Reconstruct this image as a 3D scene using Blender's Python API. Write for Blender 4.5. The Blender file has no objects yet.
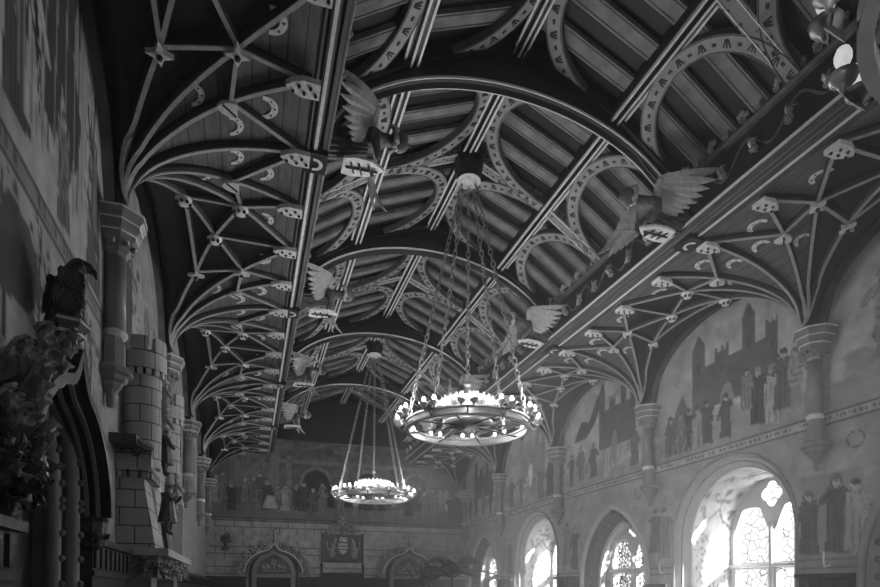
import bpy, bmesh, math, random
import numpy as np
from mathutils import Vector, Matrix
R = math.radians
SC = bpy.context.scene
COL = SC.collection
# ------------------------------------------------------------------ camera, world, sun, exposure
cam_d = bpy.data.cameras.new('camera'); cam = bpy.data.objects.new('camera', cam_d); COL.objects.link(cam)
cam_d.sensor_width = 36; cam_d.lens = 600.83 / 880 * 36; cam_d.shift_y = 294.19 / 880
cam_d.clip_start = .05
cam.matrix_world = Matrix.Translation((0, 0, 1.6)) @ Matrix.Rotation(-.3098, 4, 'Z') @ Matrix.Rotation(math.pi / 2 + .0065, 4, 'X') @ Matrix.Rotation(.005, 4, 'Z')
SC.camera = cam
SC.view_settings.view_transform = 'Standard'; SC.view_settings.look = 'None'; SC.view_settings.gamma = 1
SC.view_settings.use_curve_mapping = False; SC.view_settings.exposure = 0.0
SC.cycles.use_denoising = True
SC.cycles.max_bounces = 6; SC.cycles.volume_bounces = 1; SC.cycles.transparent_max_bounces = 12
SC.cycles.sample_clamp_indirect = 4.0; SC.cycles.caustics_reflective = False; SC.cycles.caustics_refractive = False
W = bpy.data.worlds.new('overcast_sky'); SC.world = W; W.use_nodes = True
W.node_tree.nodes['Background'].inputs[0].default_value = (1, 1, 1, 1)
W.node_tree.nodes['Background'].inputs[1].default_value = 1.35
def look(o, d):
    o.rotation_euler = Vector(d).to_track_quat('-Z', 'Y').to_euler()
sun_d = bpy.data.lights.new('sun', 'SUN'); sun_d.energy = 62.0; sun_d.angle = R(3)
sun = bpy.data.objects.new('sun', sun_d); COL.objects.link(sun); look(sun, (-.62, .66, -.46)); sun.location = (20, -10, 20)
def area(name, loc, d, sx, sy, e, portal=False):
    l = bpy.data.lights.new(name, 'AREA'); l.shape = 'RECTANGLE'; l.size = sx; l.size_y = sy; l.energy = e
    o = bpy.data.objects.new(name, l); COL.objects.link(o); o.location = loc; look(o, d)
    if portal: l.cycles.is_portal = True
    return o
XC, XL, XR = 2.78, -1.18, 6.89
YB, YE = -1.9, 18.85            # back and end walls
# added fill lamps out of view, then daylight outside the right wall's windows
area('added_fill_back', (5.3, YB + .1, 2.6), (-.1, 1, .1), 2.2, 2.0, 4)  # soft fill added in front of the closed back wall
area('added_fill_left_wall', (6.7, .9, 2.6), (-1, .35, .05), 1.6, 2.0, 30)  # lamp added before the solid right wall to brighten the left wall
wl_ = area('added_fill_right_wall', (-.6, YB + .1, 2.5), (7.2, 9.5, .1), 1.0, 1.8, 44); wl_.data.spread = R(58)  # lamp added behind the camera to brighten the right wall
WINS = [('round', 7.3, 1.2, 2.48, 3.68, 8.0), ('pointed', 10.3, 1.12, 1.85, 3.3, 7.42), ('round', 13.7, 1.18, 2.45, 3.63, 8.0), ('pointed', 17.1, 1.18, 1.85, 3.33, 7.42)]
for k, (kd, c, hf, zs, za, xd) in enumerate(WINS):
    area('daylight_window', (xd + 1.5, c - 2.3, 3.4), (-1, .95, -.35), 2.2, 3.2, 380)

# ------------------------------------------------------------------ materials
def mat(name, v, rough=.65, metal=0., ns=8., na=.25, bump=.0, emit=0., spec=.4, dark=None, dth=.5):
    m = bpy.data.materials.new(name); m.use_nodes = True; nt = m.node_tree; N = nt.nodes; L = nt.links
    b = N['Principled BSDF']; b.inputs['Roughness'].default_value = rough; b.inputs['Metallic'].default_value = metal
    b.inputs['Specular IOR Level'].default_value = spec
    tc = N.new('ShaderNodeTexCoord'); no = N.new('ShaderNodeTexNoise'); no.inputs['Scale'].default_value = ns; no.inputs['Detail'].default_value = 5
    L.new(tc.outputs['Object'], no.inputs['Vector'])
    mr = N.new('ShaderNodeMapRange'); mr.inputs[1].default_value = .25; mr.inputs[2].default_value = .75
    mr.inputs[3].default_value = v * (1 - na); mr.inputs[4].default_value = v * (1 + na)
    L.new(no.outputs[0], mr.inputs[0]); L.new(mr.outputs[0], b.inputs['Base Color'])
    if bump:
        bp = N.new('ShaderNodeBump'); bp.inputs['Strength'].default_value = bump; bp.inputs['Distance'].default_value = .02
        L.new(no.outputs[0], bp.inputs['Height']); L.new(bp.outputs[0], b.inputs['Normal'])
    if emit:
        b.inputs['Emission Color'].default_value = (1, 1, 1, 1); b.inputs['Emission Strength'].default_value = emit
    return m
def boards(name, v, axis, w, lw=.1, ns=6, na=.35, rough=.6, line=.25):
    """boards with dark joints every w metres along an axis of the object"""
    m = mat(name, v, rough, ns=ns, na=na); nt = m.node_tree; N = nt.nodes; L = nt.links
    tc = [n for n in N if n.type == 'TEX_COORD'][0]; b = N['Principled BSDF']; mr = [n for n in N if n.type == 'MAP_RANGE'][0]
    no = [n for n in N if n.type == 'TEX_NOISE'][0]
    mp = N.new('ShaderNodeMapping'); sc = [4., 4., 4.]; sc[axis] = 4.; sc[1 - axis if axis < 2 else 0] = .6; mp.inputs['Scale'].default_value = sc
    L.new(tc.outputs['Object'], mp.inputs[0]); L.new(mp.outputs[0], no.inputs['Vector'])
    sx = N.new('ShaderNodeSeparateXYZ'); L.new(tc.outputs['Object'], sx.inputs[0])
    d = N.new('ShaderNodeMath'); d.operation = 'DIVIDE'; d.inputs[1].default_value = w; L.new(sx.outputs[axis], d.inputs[0])
    fr = N.new('ShaderNodeMath'); fr.operation = 'FRACT'; L.new(d.outputs[0], fr.inputs[0])
    lt = N.new('ShaderNodeMath'); lt.operation = 'LESS_THAN'; lt.inputs[1].default_value = lw; L.new(fr.outputs[0], lt.inputs[0])
    m2 = N.new('ShaderNodeMapRange'); m2.inputs[3].default_value = 1; m2.inputs[4].default_value = line; L.new(lt.outputs[0], m2.inputs[0])
    mu = N.new('ShaderNodeMath'); mu.operation = 'MULTIPLY'; L.new(mr.outputs[0], mu.inputs[0]); L.new(m2.outputs[0], mu.inputs[1])
    L.new(mu.outputs[0], b.inputs['Base Color'])
    return m
def paintmat(name, rough=.75, na=.3, ns=5):
    m = mat(name, 1., rough, ns=ns, na=na, spec=.25); nt = m.node_tree; N = nt.nodes; L = nt.links
    a = N.new('ShaderNodeAttribute'); a.attribute_name = 'paint'; mr = [n for n in N if n.type == 'MAP_RANGE'][0]
    mu = N.new('ShaderNodeMath'); mu.operation = 'MULTIPLY'; L.new(a.outputs['Fac'], mu.inputs[0]); L.new(mr.outputs[0], mu.inputs[1])
    L.new(mu.outputs[0], N['Principled BSDF'].inputs['Base Color'])
    return m
def checks(name, a, b_, scale):
    m = mat(name, a, .6); nt = m.node_tree; N = nt.nodes; L = nt.links
    tc = [n for n in N if n.type == 'TEX_COORD'][0]
    v = N.new('ShaderNodeTexVoronoi'); v.inputs['Scale'].default_value = scale; L.new(tc.outputs['Object'], v.inputs['Vector'])
    r = N.new('ShaderNodeMapRange'); r.inputs[1].default_value = .25; r.inputs[2].default_value = .35; r.inputs[3].default_value = b_; r.inputs[4].default_value = a
    L.new(v.outputs['Distance'], r.inputs[0]); L.new(r.outputs[0], N['Principled BSDF'].inputs['Base Color'])
    return m
M = dict(
    paint=paintmat('painted_plaster'), stone=mat('limestone', .3, .75, ns=4, na=.18, bump=.15), stone_pale=mat('pale_limestone', .55, .7, ns=5, na=.12),
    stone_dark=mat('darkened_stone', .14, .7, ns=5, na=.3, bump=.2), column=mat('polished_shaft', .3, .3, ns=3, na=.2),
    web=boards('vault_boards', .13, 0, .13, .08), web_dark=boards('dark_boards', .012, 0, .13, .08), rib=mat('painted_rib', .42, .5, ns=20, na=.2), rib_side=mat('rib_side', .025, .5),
    gilt=mat('gilding', .5, .35, metal=.15, ns=30, na=.35, bump=.4), gilt_pale=mat('pale_gilding', .85, .4, ns=30, na=.2),
    oak=boards('dark_oak', .13, 0, .045, .22, ns=5, na=.4, rough=.45), oak_dark=mat('black_oak', .018, .4, ns=8, na=.5, bump=.2), oak_mid=mat('carved_oak', .13, .4, ns=12, na=.5, bump=.3),
    oak_low=mat('waxed_oak', .028, .4, ns=12, na=.4, bump=.2),
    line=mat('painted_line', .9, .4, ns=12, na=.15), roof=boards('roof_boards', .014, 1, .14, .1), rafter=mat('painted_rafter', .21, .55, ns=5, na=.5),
    rafter_line=mat('rafter_edge', .12, .5), brace=mat('brace_paint', .34, .55, ns=6, na=.3), chain_rafter=checks('chain_pattern', .3, .06, 16),
    opal=mat('opal_lamp', .85, .2, emit=.45),
    crown=mat('lamplit_crown', .6, .5, ns=10, na=.2), chain=mat('chain_iron', .3, .45, metal=.3, ns=10, na=.2),  # crown: lamplight on the iron put into a paler colour
    iron=mat('polished_iron', .4, .42, metal=.45, ns=10, na=.2), iron_dark=mat('black_iron', .1, .4, metal=.6), glassy=mat('lamp_glass', .7, .15, ns=4, na=.05, spec=.8),
    bulb=mat('lit_bulb', .9, .3, emit=14.), leaf=mat('palm_leaf', .06, .45, ns=6, na=.4), pot=mat('glazed_pot', .12, .3),
    carve=mat('carved_foliage', .3, .3, ns=25, na=.6, bump=.6), carve_dark=mat('dark_carving', .05, .32, ns=25, na=.6, bump=.6), black=mat('dark_void', .012, .8),
    feather=mat('bird_feathers', .05, .35, ns=40, na=.6, bump=.6), floor=boards('floor_boards', .1, 0, .12, .05, rough=.4), mark=mat('dark_marking', .04, .6),
    wing=mat('carved_wing', .42, .5, ns=20, na=.25, bump=.3), robe=mat('carved_robe', .1, .45, ns=16, na=.6, bump=.4), skin=mat('carved_face', .16, .5),
)
def leaded(name, sc, th):
    m = bpy.data.materials.new(name); m.use_nodes = True; nt = m.node_tree; N = nt.nodes; L = nt.links
    N.remove(N['Principled BSDF']); out = N['Material Output']
    tc = N.new('ShaderNodeTexCoord'); v = N.new('ShaderNodeTexVoronoi'); v.feature = 'DISTANCE_TO_EDGE'; v.inputs['Scale'].default_value = sc
    L.new(tc.outputs['Object'], v.inputs['Vector'])
    lt = N.new('ShaderNodeMath'); lt.operation = 'LESS_THAN'; lt.inputs[1].default_value = th; L.new(v.outputs['Distance'], lt.inputs[0])
    t = N.new('ShaderNodeBsdfTransparent'); t.inputs[0].default_value = (.85, .85, .85, 1)
    tr = N.new('ShaderNodeBsdfTranslucent'); tr.inputs[0].default_value = (.8, .8, .8, 1)
    mx = N.new('ShaderNodeMixShader'); mx.inputs[0].default_value = .02; L.new(t.outputs[0], mx.inputs[1]); L.new(tr.outputs[0], mx.inputs[2])
    d = N.new('ShaderNodeBsdfDiffuse'); d.inputs[0].default_value = (.05, .05, .05, 1)
    m2 = N.new('ShaderNodeMixShader'); L.new(lt.outputs[0], m2.inputs[0]); L.new(mx.outputs[0], m2.inputs[1]); L.new(d.outputs[0], m2.inputs[2])
    L.new(m2.outputs[0], out.inputs[0]); return m
M['pane'] = leaded('leaded_glass', 7, .028); M['pane_dense'] = leaded('patterned_glass', 13, .13)

# ------------------------------------------------------------------ helpers
def tag(o, label=None, cat=None, group=None, kind=None):
    if label: o['label'] = label
    if cat: o['category'] = cat
    if group: o['group'] = group
    if kind: o['kind'] = kind
    return o
def empty(name, loc=(0, 0, 0), rz=0, parent=None):
    o = bpy.data.objects.new(name, None); COL.objects.link(o); o.location = loc; o.rotation_euler = (0, 0, rz); o.empty_display_size = .1
    if parent: o.parent = parent
    return o
def copy_tree(o, parent=None):
    c = o.copy(); COL.objects.link(c); c.parent = parent
    for ch in o.children: copy_tree(ch, c)
    return c
class MB:
    def __init__(s): s.v = []; s.f = []; s.m = []; s.mi = 0
    def add(s, vs, fs):
        n = len(s.v); s.v += [tuple(p) for p in vs]; s.f += [tuple(i + n for i in f) for f in fs]; s.m += [s.mi] * len(fs); return s
    def box(s, c, d, mtx=None):
        x, y, z = d[0] / 2, d[1] / 2, d[2] / 2
        vs = [Vector((a * x, b * y, e * z)) for a in (-1, 1) for b in (-1, 1) for e in (-1, 1)]
        if mtx is not None: vs = [mtx @ p for p in vs]
        vs = [p + Vector(c) for p in vs]
        return s.add(vs, [(0, 1, 3, 2), (4, 6, 7, 5), (0, 4, 5, 1), (2, 3, 7, 6), (0, 2, 6, 4), (1, 5, 7, 3)])
    def span(s, x0, x1, y0, y1, z0, z1): return s.box(((x0 + x1) / 2, (y0 + y1) / 2, (z0 + z1) / 2), (abs(x1 - x0), abs(y1 - y0), abs(z1 - z0)))
    def lathe(s, c, prof, n=16, axis=None, ph=0.):
        """prof: list of (radius, height)"""
        q = Vector((0, 0, 1)).rotation_difference(Vector(axis)).to_matrix() if axis is not None else Matrix.Identity(3)
        vs = []
        for r, h in prof:
            for k in range(n):
                a = ph + 2 * math.pi * k / n; vs.append(q @ Vector((r * math.cos(a), r * math.sin(a), h)) + Vector(c))
        fs = [(i * n + k, i * n + (k + 1) % n, (i + 1) * n + (k + 1) % n, (i + 1) * n + k) for i in range(len(prof) - 1) for k in range(n)]
        fs += [tuple(range(n))[::-1], tuple((len(prof) - 1) * n + k for k in range(n))]
        return s.add(vs, fs)
    def sweep(s, path, prof, down, closed=False, cap=True):
        """prof: list of (side, depth) closed polygon; down: vector or list of vectors giving the depth direction"""
        path = [Vector(p) for p in path]; n = len(path); k = len(prof); vs = []
        for i, p in enumerate(path):
            if closed: t = path[(i + 1) % n] - path[i - 1]
            else: t = path[min(i + 1, n - 1)] - path[max(i - 1, 0)]
            t.normalize(); d = Vector(down[i] if isinstance(down, list) else down)
            b = t.cross(d)
            if b.length < 1e-6: b = Vector((1, 0, 0))
            b.normalize(); d = b.cross(t).normalized()
            for a, e in prof: vs.append(p + b * a + d * e)
        m = n if closed else n - 1
        fs = [(i * k + j, i * k + (j + 1) % k, ((i + 1) % n) * k + (j + 1) % k, ((i + 1) % n) * k + j) for i in range(m) for j in range(k)]
        if not closed and cap: fs += [tuple(range(k))[::-1], tuple((n - 1) * k + j for j in range(k))]
        return s.add(vs, fs)
    def tube(s, path, r, n=8, closed=False):
        path = [Vector(p) for p in path]; m = len(path); vs = []; rr = r if isinstance(r, list) else [r] * m
        up = None
        for i, p in enumerate(path):
            t = (path[(i + 1) % m] - path[i - 1]) if closed else (path[min(i + 1, m - 1)] - path[max(i - 1, 0)])
            t.normalize()
            if up is None: up = t.orthogonal().normalized()
            up = (up - t * up.dot(t)).normalized(); b = t.cross(up)
            for k in range(n):
                a = 2 * math.pi * k / n; vs.append(p + (up * math.cos(a) + b * math.sin(a)) * rr[i])
        q = m if closed else m - 1
        fs = [(i * n + k, i * n + (k + 1) % n, ((i + 1) % m) * n + (k + 1) % n, ((i + 1) % m) * n + k) for i in range(q) for k in range(n)]
        if not closed: fs += [tuple(range(n))[::-1], tuple((m - 1) * n + k for k in range(n))]
        return s.add(vs, fs)
    def ball(s, c, r, n=8, sc=(1, 1, 1), mtx=None):
        vs = []; h = max(4, n // 2 + 1)
        for i in range(1, h):
            a = math.pi * i / h
            for k in range(n):
                b = 2 * math.pi * k / n; vs.append(Vector((math.sin(a) * math.cos(b) * r * sc[0], math.sin(a) * math.sin(b) * r * sc[1], math.cos(a) * r * sc[2])))
        vs += [Vector((0, 0, r * sc[2])), Vector((0, 0, -r * sc[2]))]
        if mtx is not None: vs = [mtx @ p for p in vs]
        vs = [p + Vector(c) for p in vs]
        fs = [(i * n + k, (i + 1) * n + k, (i + 1) * n + (k + 1) % n, i * n + (k + 1) % n) for i in range(h - 2) for k in range(n)]
        t = (h - 1) * n
        fs += [(t, k, (k + 1) % n) for k in range(n)] + [(t + 1, (h - 2) * n + (k + 1) % n, (h - 2) * n + k) for k in range(n)]
        return s.add(vs, fs)
    def leaf(s, base, d, up, L, Wd, curl=.5, n=6, th=.006, lobes=3):
        """a curled lobed leaf with thickness"""
        d = Vector(d).normalized(); up = Vector(up); up = (up - d * up.dot(d)).normalized(); b = d.cross(up); base = Vector(base)
        top = []; bot = []
        for i in range(n + 1):
            t = i / n; w = Wd * math.sin(math.pi * min(1, .12 + .88 * t)) ** .7 * (1 + .35 * math.cos(t * lobes * 2 * math.pi)) * .5
            a = curl * t * t * 2.2
            p = base + d * (L * (math.sin(a) / a if a > .01 else 1) * t) + up * (L * t * (1 - math.cos(a)) / (a if a > .01 else 1))
            nn = (up * math.cos(a) - d * math.sin(a))
            for e, z in ((-1, .25 * w), (0, 0), (1, .25 * w)):
                q = p + b * e * w + nn * z; top.append(q + nn * th); bot.append(q - nn * th)
        vs = top + bot; o = len(top); fs = []
        for i in range(n):
            for j in range(2):
                a_ = i * 3 + j; fs.append((a_, a_ + 1, a_ + 4, a_ + 3)); fs.append((o + a_, o + a_ + 3, o + a_ + 4, o + a_ + 1))
            fs.append((i * 3, i * 3 + 3, o + i * 3 + 3, o + i * 3)); fs.append((i * 3 + 2, o + i * 3 + 2, o + i * 3 + 5, i * 3 + 5))
        fs.append((0, o, o + 1, 1)); fs.append((1, o + 1, o + 2, 2))
        return s.add(vs, fs)
    def cluster(s, c, d, size, rnd, n=7, curl=.8):
        """bunch of curled leaves growing along d"""
        d = Vector(d).normalized()
        for i in range(n):
            r = Vector((rnd.uniform(-1, 1), rnd.uniform(-1, 1), rnd.uniform(-1, 1)))
            e = (d * 1.0 + r * .9).normalized()
            s.leaf(Vector(c) + r * size * .12, e, r.cross(d) + d * .3 + Vector((0, 0, .01)), size * rnd.uniform(.7, 1.1), size * rnd.uniform(.4, .6), curl * rnd.uniform(.6, 1.3), th=size * .03)
        s.ball(c, size * .22, 8)
        return s
    def mesh(s, name, mats, smooth=False):
        me = bpy.data.meshes.new(name); me.from_pydata([tuple(v) for v in s.v], [], s.f)
        ms = mats if isinstance(mats, (list, tuple)) else [mats]
        for m in ms: me.materials.append(m)
        if len(ms) > 1: me.polygons.foreach_set('material_index', s.m)
        if smooth: me.polygons.foreach_set('use_smooth', [True] * len(s.f))
        me.update(); return me
    def build(s, name, mats, parent=None, smooth=False, loc=None):
        o = bpy.data.objects.new(name, s.mesh(name, mats, smooth)); COL.objects.link(o)
        if parent: o.parent = parent
        if loc: o.location = loc
        return o
def link(name, me, parent=None, loc=(0, 0, 0), rot=(0, 0, 0), sc=(1, 1, 1)):
    o = bpy.data.objects.new(name, me); COL.objects.link(o); o.parent = parent; o.location = loc; o.rotation_euler = rot; o.scale = sc; return o
def plate_mb(outlines, th, fn):
    """flat plate with holes: outlines in 2D (first is outer), extruded th; fn maps (a,b,depth)->xyz; returns an MB"""
    cu = bpy.data.curves.new('tmp', 'CURVE'); cu.dimensions = '2D'; cu.fill_mode = 'BOTH'; cu.extrude = th / 2
    for ol in outlines:
        sp = cu.splines.new('POLY'); sp.points.add(len(ol) - 1)
        for p, q in zip(sp.points, ol): p.co = (q[0], q[1], 0, 1)
        sp.use_cyclic_u = True
    o = bpy.data.objects.new('tmp', cu); COL.objects.link(o)
    dg = bpy.context.evaluated_depsgraph_get(); me = bpy.data.meshes.new_from_object(o.evaluated_get(dg))
    mb = MB(); mb.add([fn(v.co.x, v.co.y, v.co.z) for v in me.vertices], [tuple(p.vertices) for p in me.polygons])
    bpy.data.objects.remove(o); bpy.data.meshes.remove(me); bpy.data.curves.remove(cu)
    return mb
def skin_mesh(name, pts, edges, radii, m, sub=1, root=0):
    me = bpy.data.meshes.new('tmp'); me.from_pydata(pts, edges, []); o = bpy.data.objects.new('tmp', me); COL.objects.link(o)
    sk = o.modifiers.new('s', 'SKIN'); sk.use_smooth_shade = True
    o.modifiers.new('u', 'SUBSURF').levels = sub
    sv = me.skin_vertices[0].data if me.skin_vertices else None
    if sv is None:
        bm = bmesh.new(); bm.from_mesh(me); bm.verts.layers.skin.verify(); bm.to_mesh(me); bm.free(); sv = me.skin_vertices[0].data
    for i, r in enumerate(radii):
        sv[i].radius = (r, r) if not isinstance(r, tuple) else r; sv[i].use_root = (i == root)
    dg = bpy.context.evaluated_depsgraph_get(); out = bpy.data.meshes.new_from_object(o.evaluated_get(dg)); out.name = name
    bpy.data.objects.remove(o); bpy.data.meshes.remove(me); out.materials.clear(); out.materials.append(m); return out

# ------------------------------------------------------------------ painting of the murals in wall coordinates (pigment on plaster)
class Canvas:
    def __init__(s, a0, a1, b0, b1, res, base):
        s.na = int(round((a1 - a0) / res)) + 1; s.nb = int(round((b1 - b0) / res)) + 1
        s.a = np.linspace(a0, a1, s.na); s.b = np.linspace(b0, b1, s.nb); s.C = np.full((s.na, s.nb), base, dtype=np.float64)
    def win(s, a0, a1, b0, b1):
        i0, i1 = np.searchsorted(s.a, [a0, a1]); j0, j1 = np.searchsorted(s.b, [b0, b1])
        A, B = np.meshgrid(s.a[i0:i1], s.b[j0:j1], indexing='ij'); return s.C[i0:i1, j0:j1], A, B
    def put(s, C, k, v, al=1.): C[k] = C[k] * (1 - al) + v * al
    def rect(s, a0, a1, b0, b1, v, al=1.):
        C, A, B = s.win(a0, a1, b0, b1); C[:] = C * (1 - al) + v * al
    def ell(s, a, b, ra, rb, v, al=1., rot=0.):
        m = max(ra, rb); C, A, B = s.win(a - m, a + m, b - m, b + m); x = A - a; y = B - b
        c, n = math.cos(rot), math.sin(rot); s.put(C, ((x * c + y * n) / ra) ** 2 + ((y * c - x * n) / rb) ** 2 < 1, v, al)
    def ring(s, a, b, r, w, v, al=1.):
        C, A, B = s.win(a - r - w, a + r + w, b - r - w, b + r + w); d = np.hypot(A - a, B - b); s.put(C, np.abs(d - r) < w / 2, v, al)
    def cap(s, a1, b1, a2, b2, r1, r2, v, al=1.):
        m = max(r1, r2); C, A, B = s.win(min(a1, a2) - m, max(a1, a2) + m, min(b1, b2) - m, max(b1, b2) + m)
        dx, dy = a2 - a1, b2 - b1; l = dx * dx + dy * dy + 1e-9; t = np.clip(((A - a1) * dx + (B - b1) * dy) / l, 0, 1)
        s.put(C, np.hypot(A - a1 - t * dx, B - b1 - t * dy) < r1 + (r2 - r1) * t, v, al)
    def poly(s, P, v, al=1.):
        xs = [p[0] for p in P]; ys = [p[1] for p in P]; C, A, B = s.win(min(xs), max(xs), min(ys), max(ys))
        ins = np.zeros(A.shape, bool); n = len(P)
        for i in range(n):
            x1, y1 = P[i]; x2, y2 = P[(i + 1) % n]
            if y1 == y2: continue
            ins ^= ((y1 > B) != (y2 > B)) & (A < (x2 - x1) * (B - y1) / (y2 - y1) + x1)
        s.put(C, ins, v, al)
    def person(s, a, b, h, v, rnd, robe=True, f=1):
        hs = h * .065; o = v * .45
        W_ = rnd.uniform(.13, .18) * h
        if robe:
            P = [(a - W_, b), (a + W_, b + .01), (a + W_ * .75, b + .45 * h), (a + W_ * .7, b + .8 * h), (a - W_ * .7, b + .8 * h), (a - W_ * .7, b + .45 * h)]
            s.poly([(x + (.02 if x > a else -.02), y) for x, y in P], o); s.poly(P, v)
            for k in range(4):
                x = a + rnd.uniform(-.8, .8) * W_ * .8; s.cap(x, b + .03, a + (x - a) * .6, b + rnd.uniform(.4, .7) * h, .012, .006, o, .7)
        else:
            for e in (-1, 1): s.cap(a + e * .06 * h, b + .03 * h, a + e * .03 * h, b + .45 * h, .035 * h, .05 * h, v * .7)
            s.poly([(a - .13 * h, b + .36 * h), (a + .13 * h, b + .36 * h), (a + .1 * h, b + .8 * h), (a - .1 * h, b + .8 * h)], v)
            for k in range(3): s.cap(a - .1 * h, b + (.42 + .1 * k) * h, a + .1 * h, b + (.44 + .1 * k) * h, .008, .008, o)
        for e in (-1, 1):
            x2 = a + e * rnd.uniform(.1, .25) * h; y2 = b + rnd.uniform(.45, .75) * h
            s.cap(a + e * .09 * h, b + .77 * h, x2, y2, .035 * h + .012, .03 * h + .012, o); s.cap(a + e * .09 * h, b + .77 * h, x2, y2, .035 * h, .028 * h, v)
        s.ell(a + f * .01, b + .88 * h, hs + .012, hs * 1.25 + .012, o); s.ell(a, b + .88 * h, hs, hs * 1.25, .45)
        s.ell(a, b + .93 * h, hs * 1.1, hs * .7, rnd.choice([.08, .15, .3]))
    def tree(s, a, b, h, rnd, v=.08):
        s.cap(a, b, a + .1 * h * rnd.uniform(-1, 1), b + h, .03 * h, .012 * h, v)
        for k in range(26):
            t = rnd.uniform(.3, 1); x = a + rnd.uniform(-.3, .3) * h * (1.2 - t * .6); y = b + t * h + rnd.uniform(-.05, .1) * h
            if k % 3 == 0: s.cap(a, b + t * h * .8, x, y, .01 * h, .006 * h, v)
            s.ell(x, y, rnd.uniform(.02, .07) * h, rnd.uniform(.015, .045) * h, rnd.uniform(.06, .16), .9, rnd.uniform(0, 3))
    def castle(s, a, b, w, h, v):
        s.rect(a - w / 2, a + w / 2, b, b + h * .6, v)
        for k, (x, t, q) in enumerate(((-.5, .75, .14), (-.22, .95, .16), (.12, .72, .2), (.45, .88, .18))):
            x = a + x * w; s.rect(x - q * w / 2, x + q * w / 2, b, b + h * t, v * (.9 + .06 * k))
            if k % 2 == 1: s.poly([(x - q * w * .6, b + h * t), (x + q * w * .6, b + h * t), (x, b + h * (t + .2))], v * .8)
            else:
                for j in range(3): s.rect(x - q * w / 2 + j * q * w * .4, x - q * w / 2 + (j * .4 + .2) * q * w, b + h * t, b + h * (t + .06), v)
            s.rect(x - .012, x + .012, b + h * t * .6, b + h * t * .75, v * .4)
        s.ell(a + .05 * w, b, .09 * w, .25 * h, v * 2.2)
    def blotch(s, n, rnd, lo, hi, al=.4, bx=None, size=.3):
        a0, a1, b0, b1 = bx
        for k in range(n): s.ell(rnd.uniform(a0, a1), rnd.uniform(b0, b1), rnd.uniform(.2, 1) * size, rnd.uniform(.1, .4) * size, rnd.uniform(lo, hi), al, rnd.uniform(-.3, .3))
    def mesh(s, name, fn, hole=None, flip=False):
        A, B = np.meshgrid(s.a, s.b, indexing='ij'); P = fn(A, B); co = np.stack([np.broadcast_to(p, A.shape) for p in P], -1).reshape(-1, 3)
        i, j = np.meshgrid(np.arange(s.na - 1), np.arange(s.nb - 1), indexing='ij'); q = i * s.nb + j
        F = np.stack([q, q + s.nb, q + s.nb + 1, q + 1], -1)
        if flip: F = F[..., ::-1]
        F = F.reshape(-1, 4)
        if hole is not None:
            ac = (s.a[:-1] + s.a[1:]) / 2; bc = (s.b[:-1] + s.b[1:]) / 2; AA, BB = np.meshgrid(ac, bc, indexing='ij'); F = F[~hole(AA, BB).reshape(-1)]
        me = bpy.data.meshes.new(name); me.vertices.add(len(co)); me.vertices.foreach_set('co', co.ravel().astype(np.float32))
        me.loops.add(len(F) * 4); me.loops.foreach_set('vertex_index', F.ravel().astype(np.int32)); me.polygons.add(len(F))
        me.polygons.foreach_set('loop_start', np.arange(0, len(F) * 4, 4, dtype=np.int32))
        me.update(calc_edges=True)
        at = me.color_attributes.new('paint', 'FLOAT_COLOR', 'POINT'); c = s.C.reshape(-1); at.data.foreach_set('color', np.stack([c, c, c, np.ones_like(c)], -1).ravel().astype(np.float32))
        me.materials.append(M['paint']); return me

# ------------------------------------------------------------------ arches
def arch_pts(c, hf, zs, za, kind, z0=0., n=24):
    """outline of an opening from bottom (c-hf,z0) over the top to (c+hf,z0)"""
    P = [(c - hf, z0), (c - hf, (z0 + zs) / 2)]
    rise = za - zs
    if kind == 'pointed':
        r = (hf * hf + rise * rise) / (2 * hf)
        a1 = math.asin(min(1, rise / r))
        L_ = [(c - hf + r - r * math.cos(a1 * k / n), zs + r * math.sin(a1 * k / n)) for k in range(n + 1)]
    elif kind == 'ogee':
        L_ = []
        for k in range(n + 1):
            t = k / n; u = 1 - t
            if t < .72:
                a = t / .72 * math.pi / 2 * .8; L_.append((c - hf * math.cos(a), zs + rise * .78 * math.sin(a)))
            else:
                x0, y0 = L_[int(.72 * n)]; w = (t - .72) / .28
                x0, y0 = c - hf * math.cos(math.pi * .4), zs + rise * .78 * math.sin(math.pi * .4)
                L_.append((x0 + (c - x0) * w, y0 + (za - y0) * (.25 * w + .75 * w ** 2.6)))
    else:
        L_ = [(c - hf * math.cos(math.pi / 2 * k / n), zs + rise * math.sin(math.pi / 2 * k / n)) for k in range(n + 1)]
    P += L_; P += [(2 * c - a, b) for a, b in P[:-1][::-1]]
    return P
def in_arch(c, hf, zs, za, kind, A, B):
    x = np.abs(A - c); rise = za - zs
    if kind == 'pointed':
        r = (hf * hf + rise * rise) / (2 * hf); top = ((x + r - hf) ** 2 + (B - zs) ** 2) < r * r
    else: top = (x / hf) ** 2 + ((B - zs) / rise) ** 2 < 1
    return (x < hf) & ((B < zs) | top)

# ------------------------------------------------------------------ setting: floor, walls
rnd = random.Random(7)
o = MB().span(XL - .4, XR + .4, YB - .3, YE + .3, -.1, 0).build('floor', M['floor']); tag(o, kind='structure')
RES = .026
# --- right wall
cv = Canvas(YB, YE, 0, 6.5, RES, .4)
cv.blotch(500, rnd, .3, .48, .35, (YB, YE, 2, 6.4), .5)
for y0 in (-.85, 2.45, 5.75, 9.05, 12.35, 15.65):
    r2 = random.Random(int(y0 * 10) + 50)
    cv.rect(y0, y0 + 3.3, 3.83, 6.5, .55)
    cv.blotch(60, r2, .42, .6, .4, (y0, y0 + 3.3, 4.4, 6.3), .6)
    cv.blotch(60, r2, .26, .42, .5, (y0, y0 + 3.3, 3.83, 4.5), .4)
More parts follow.
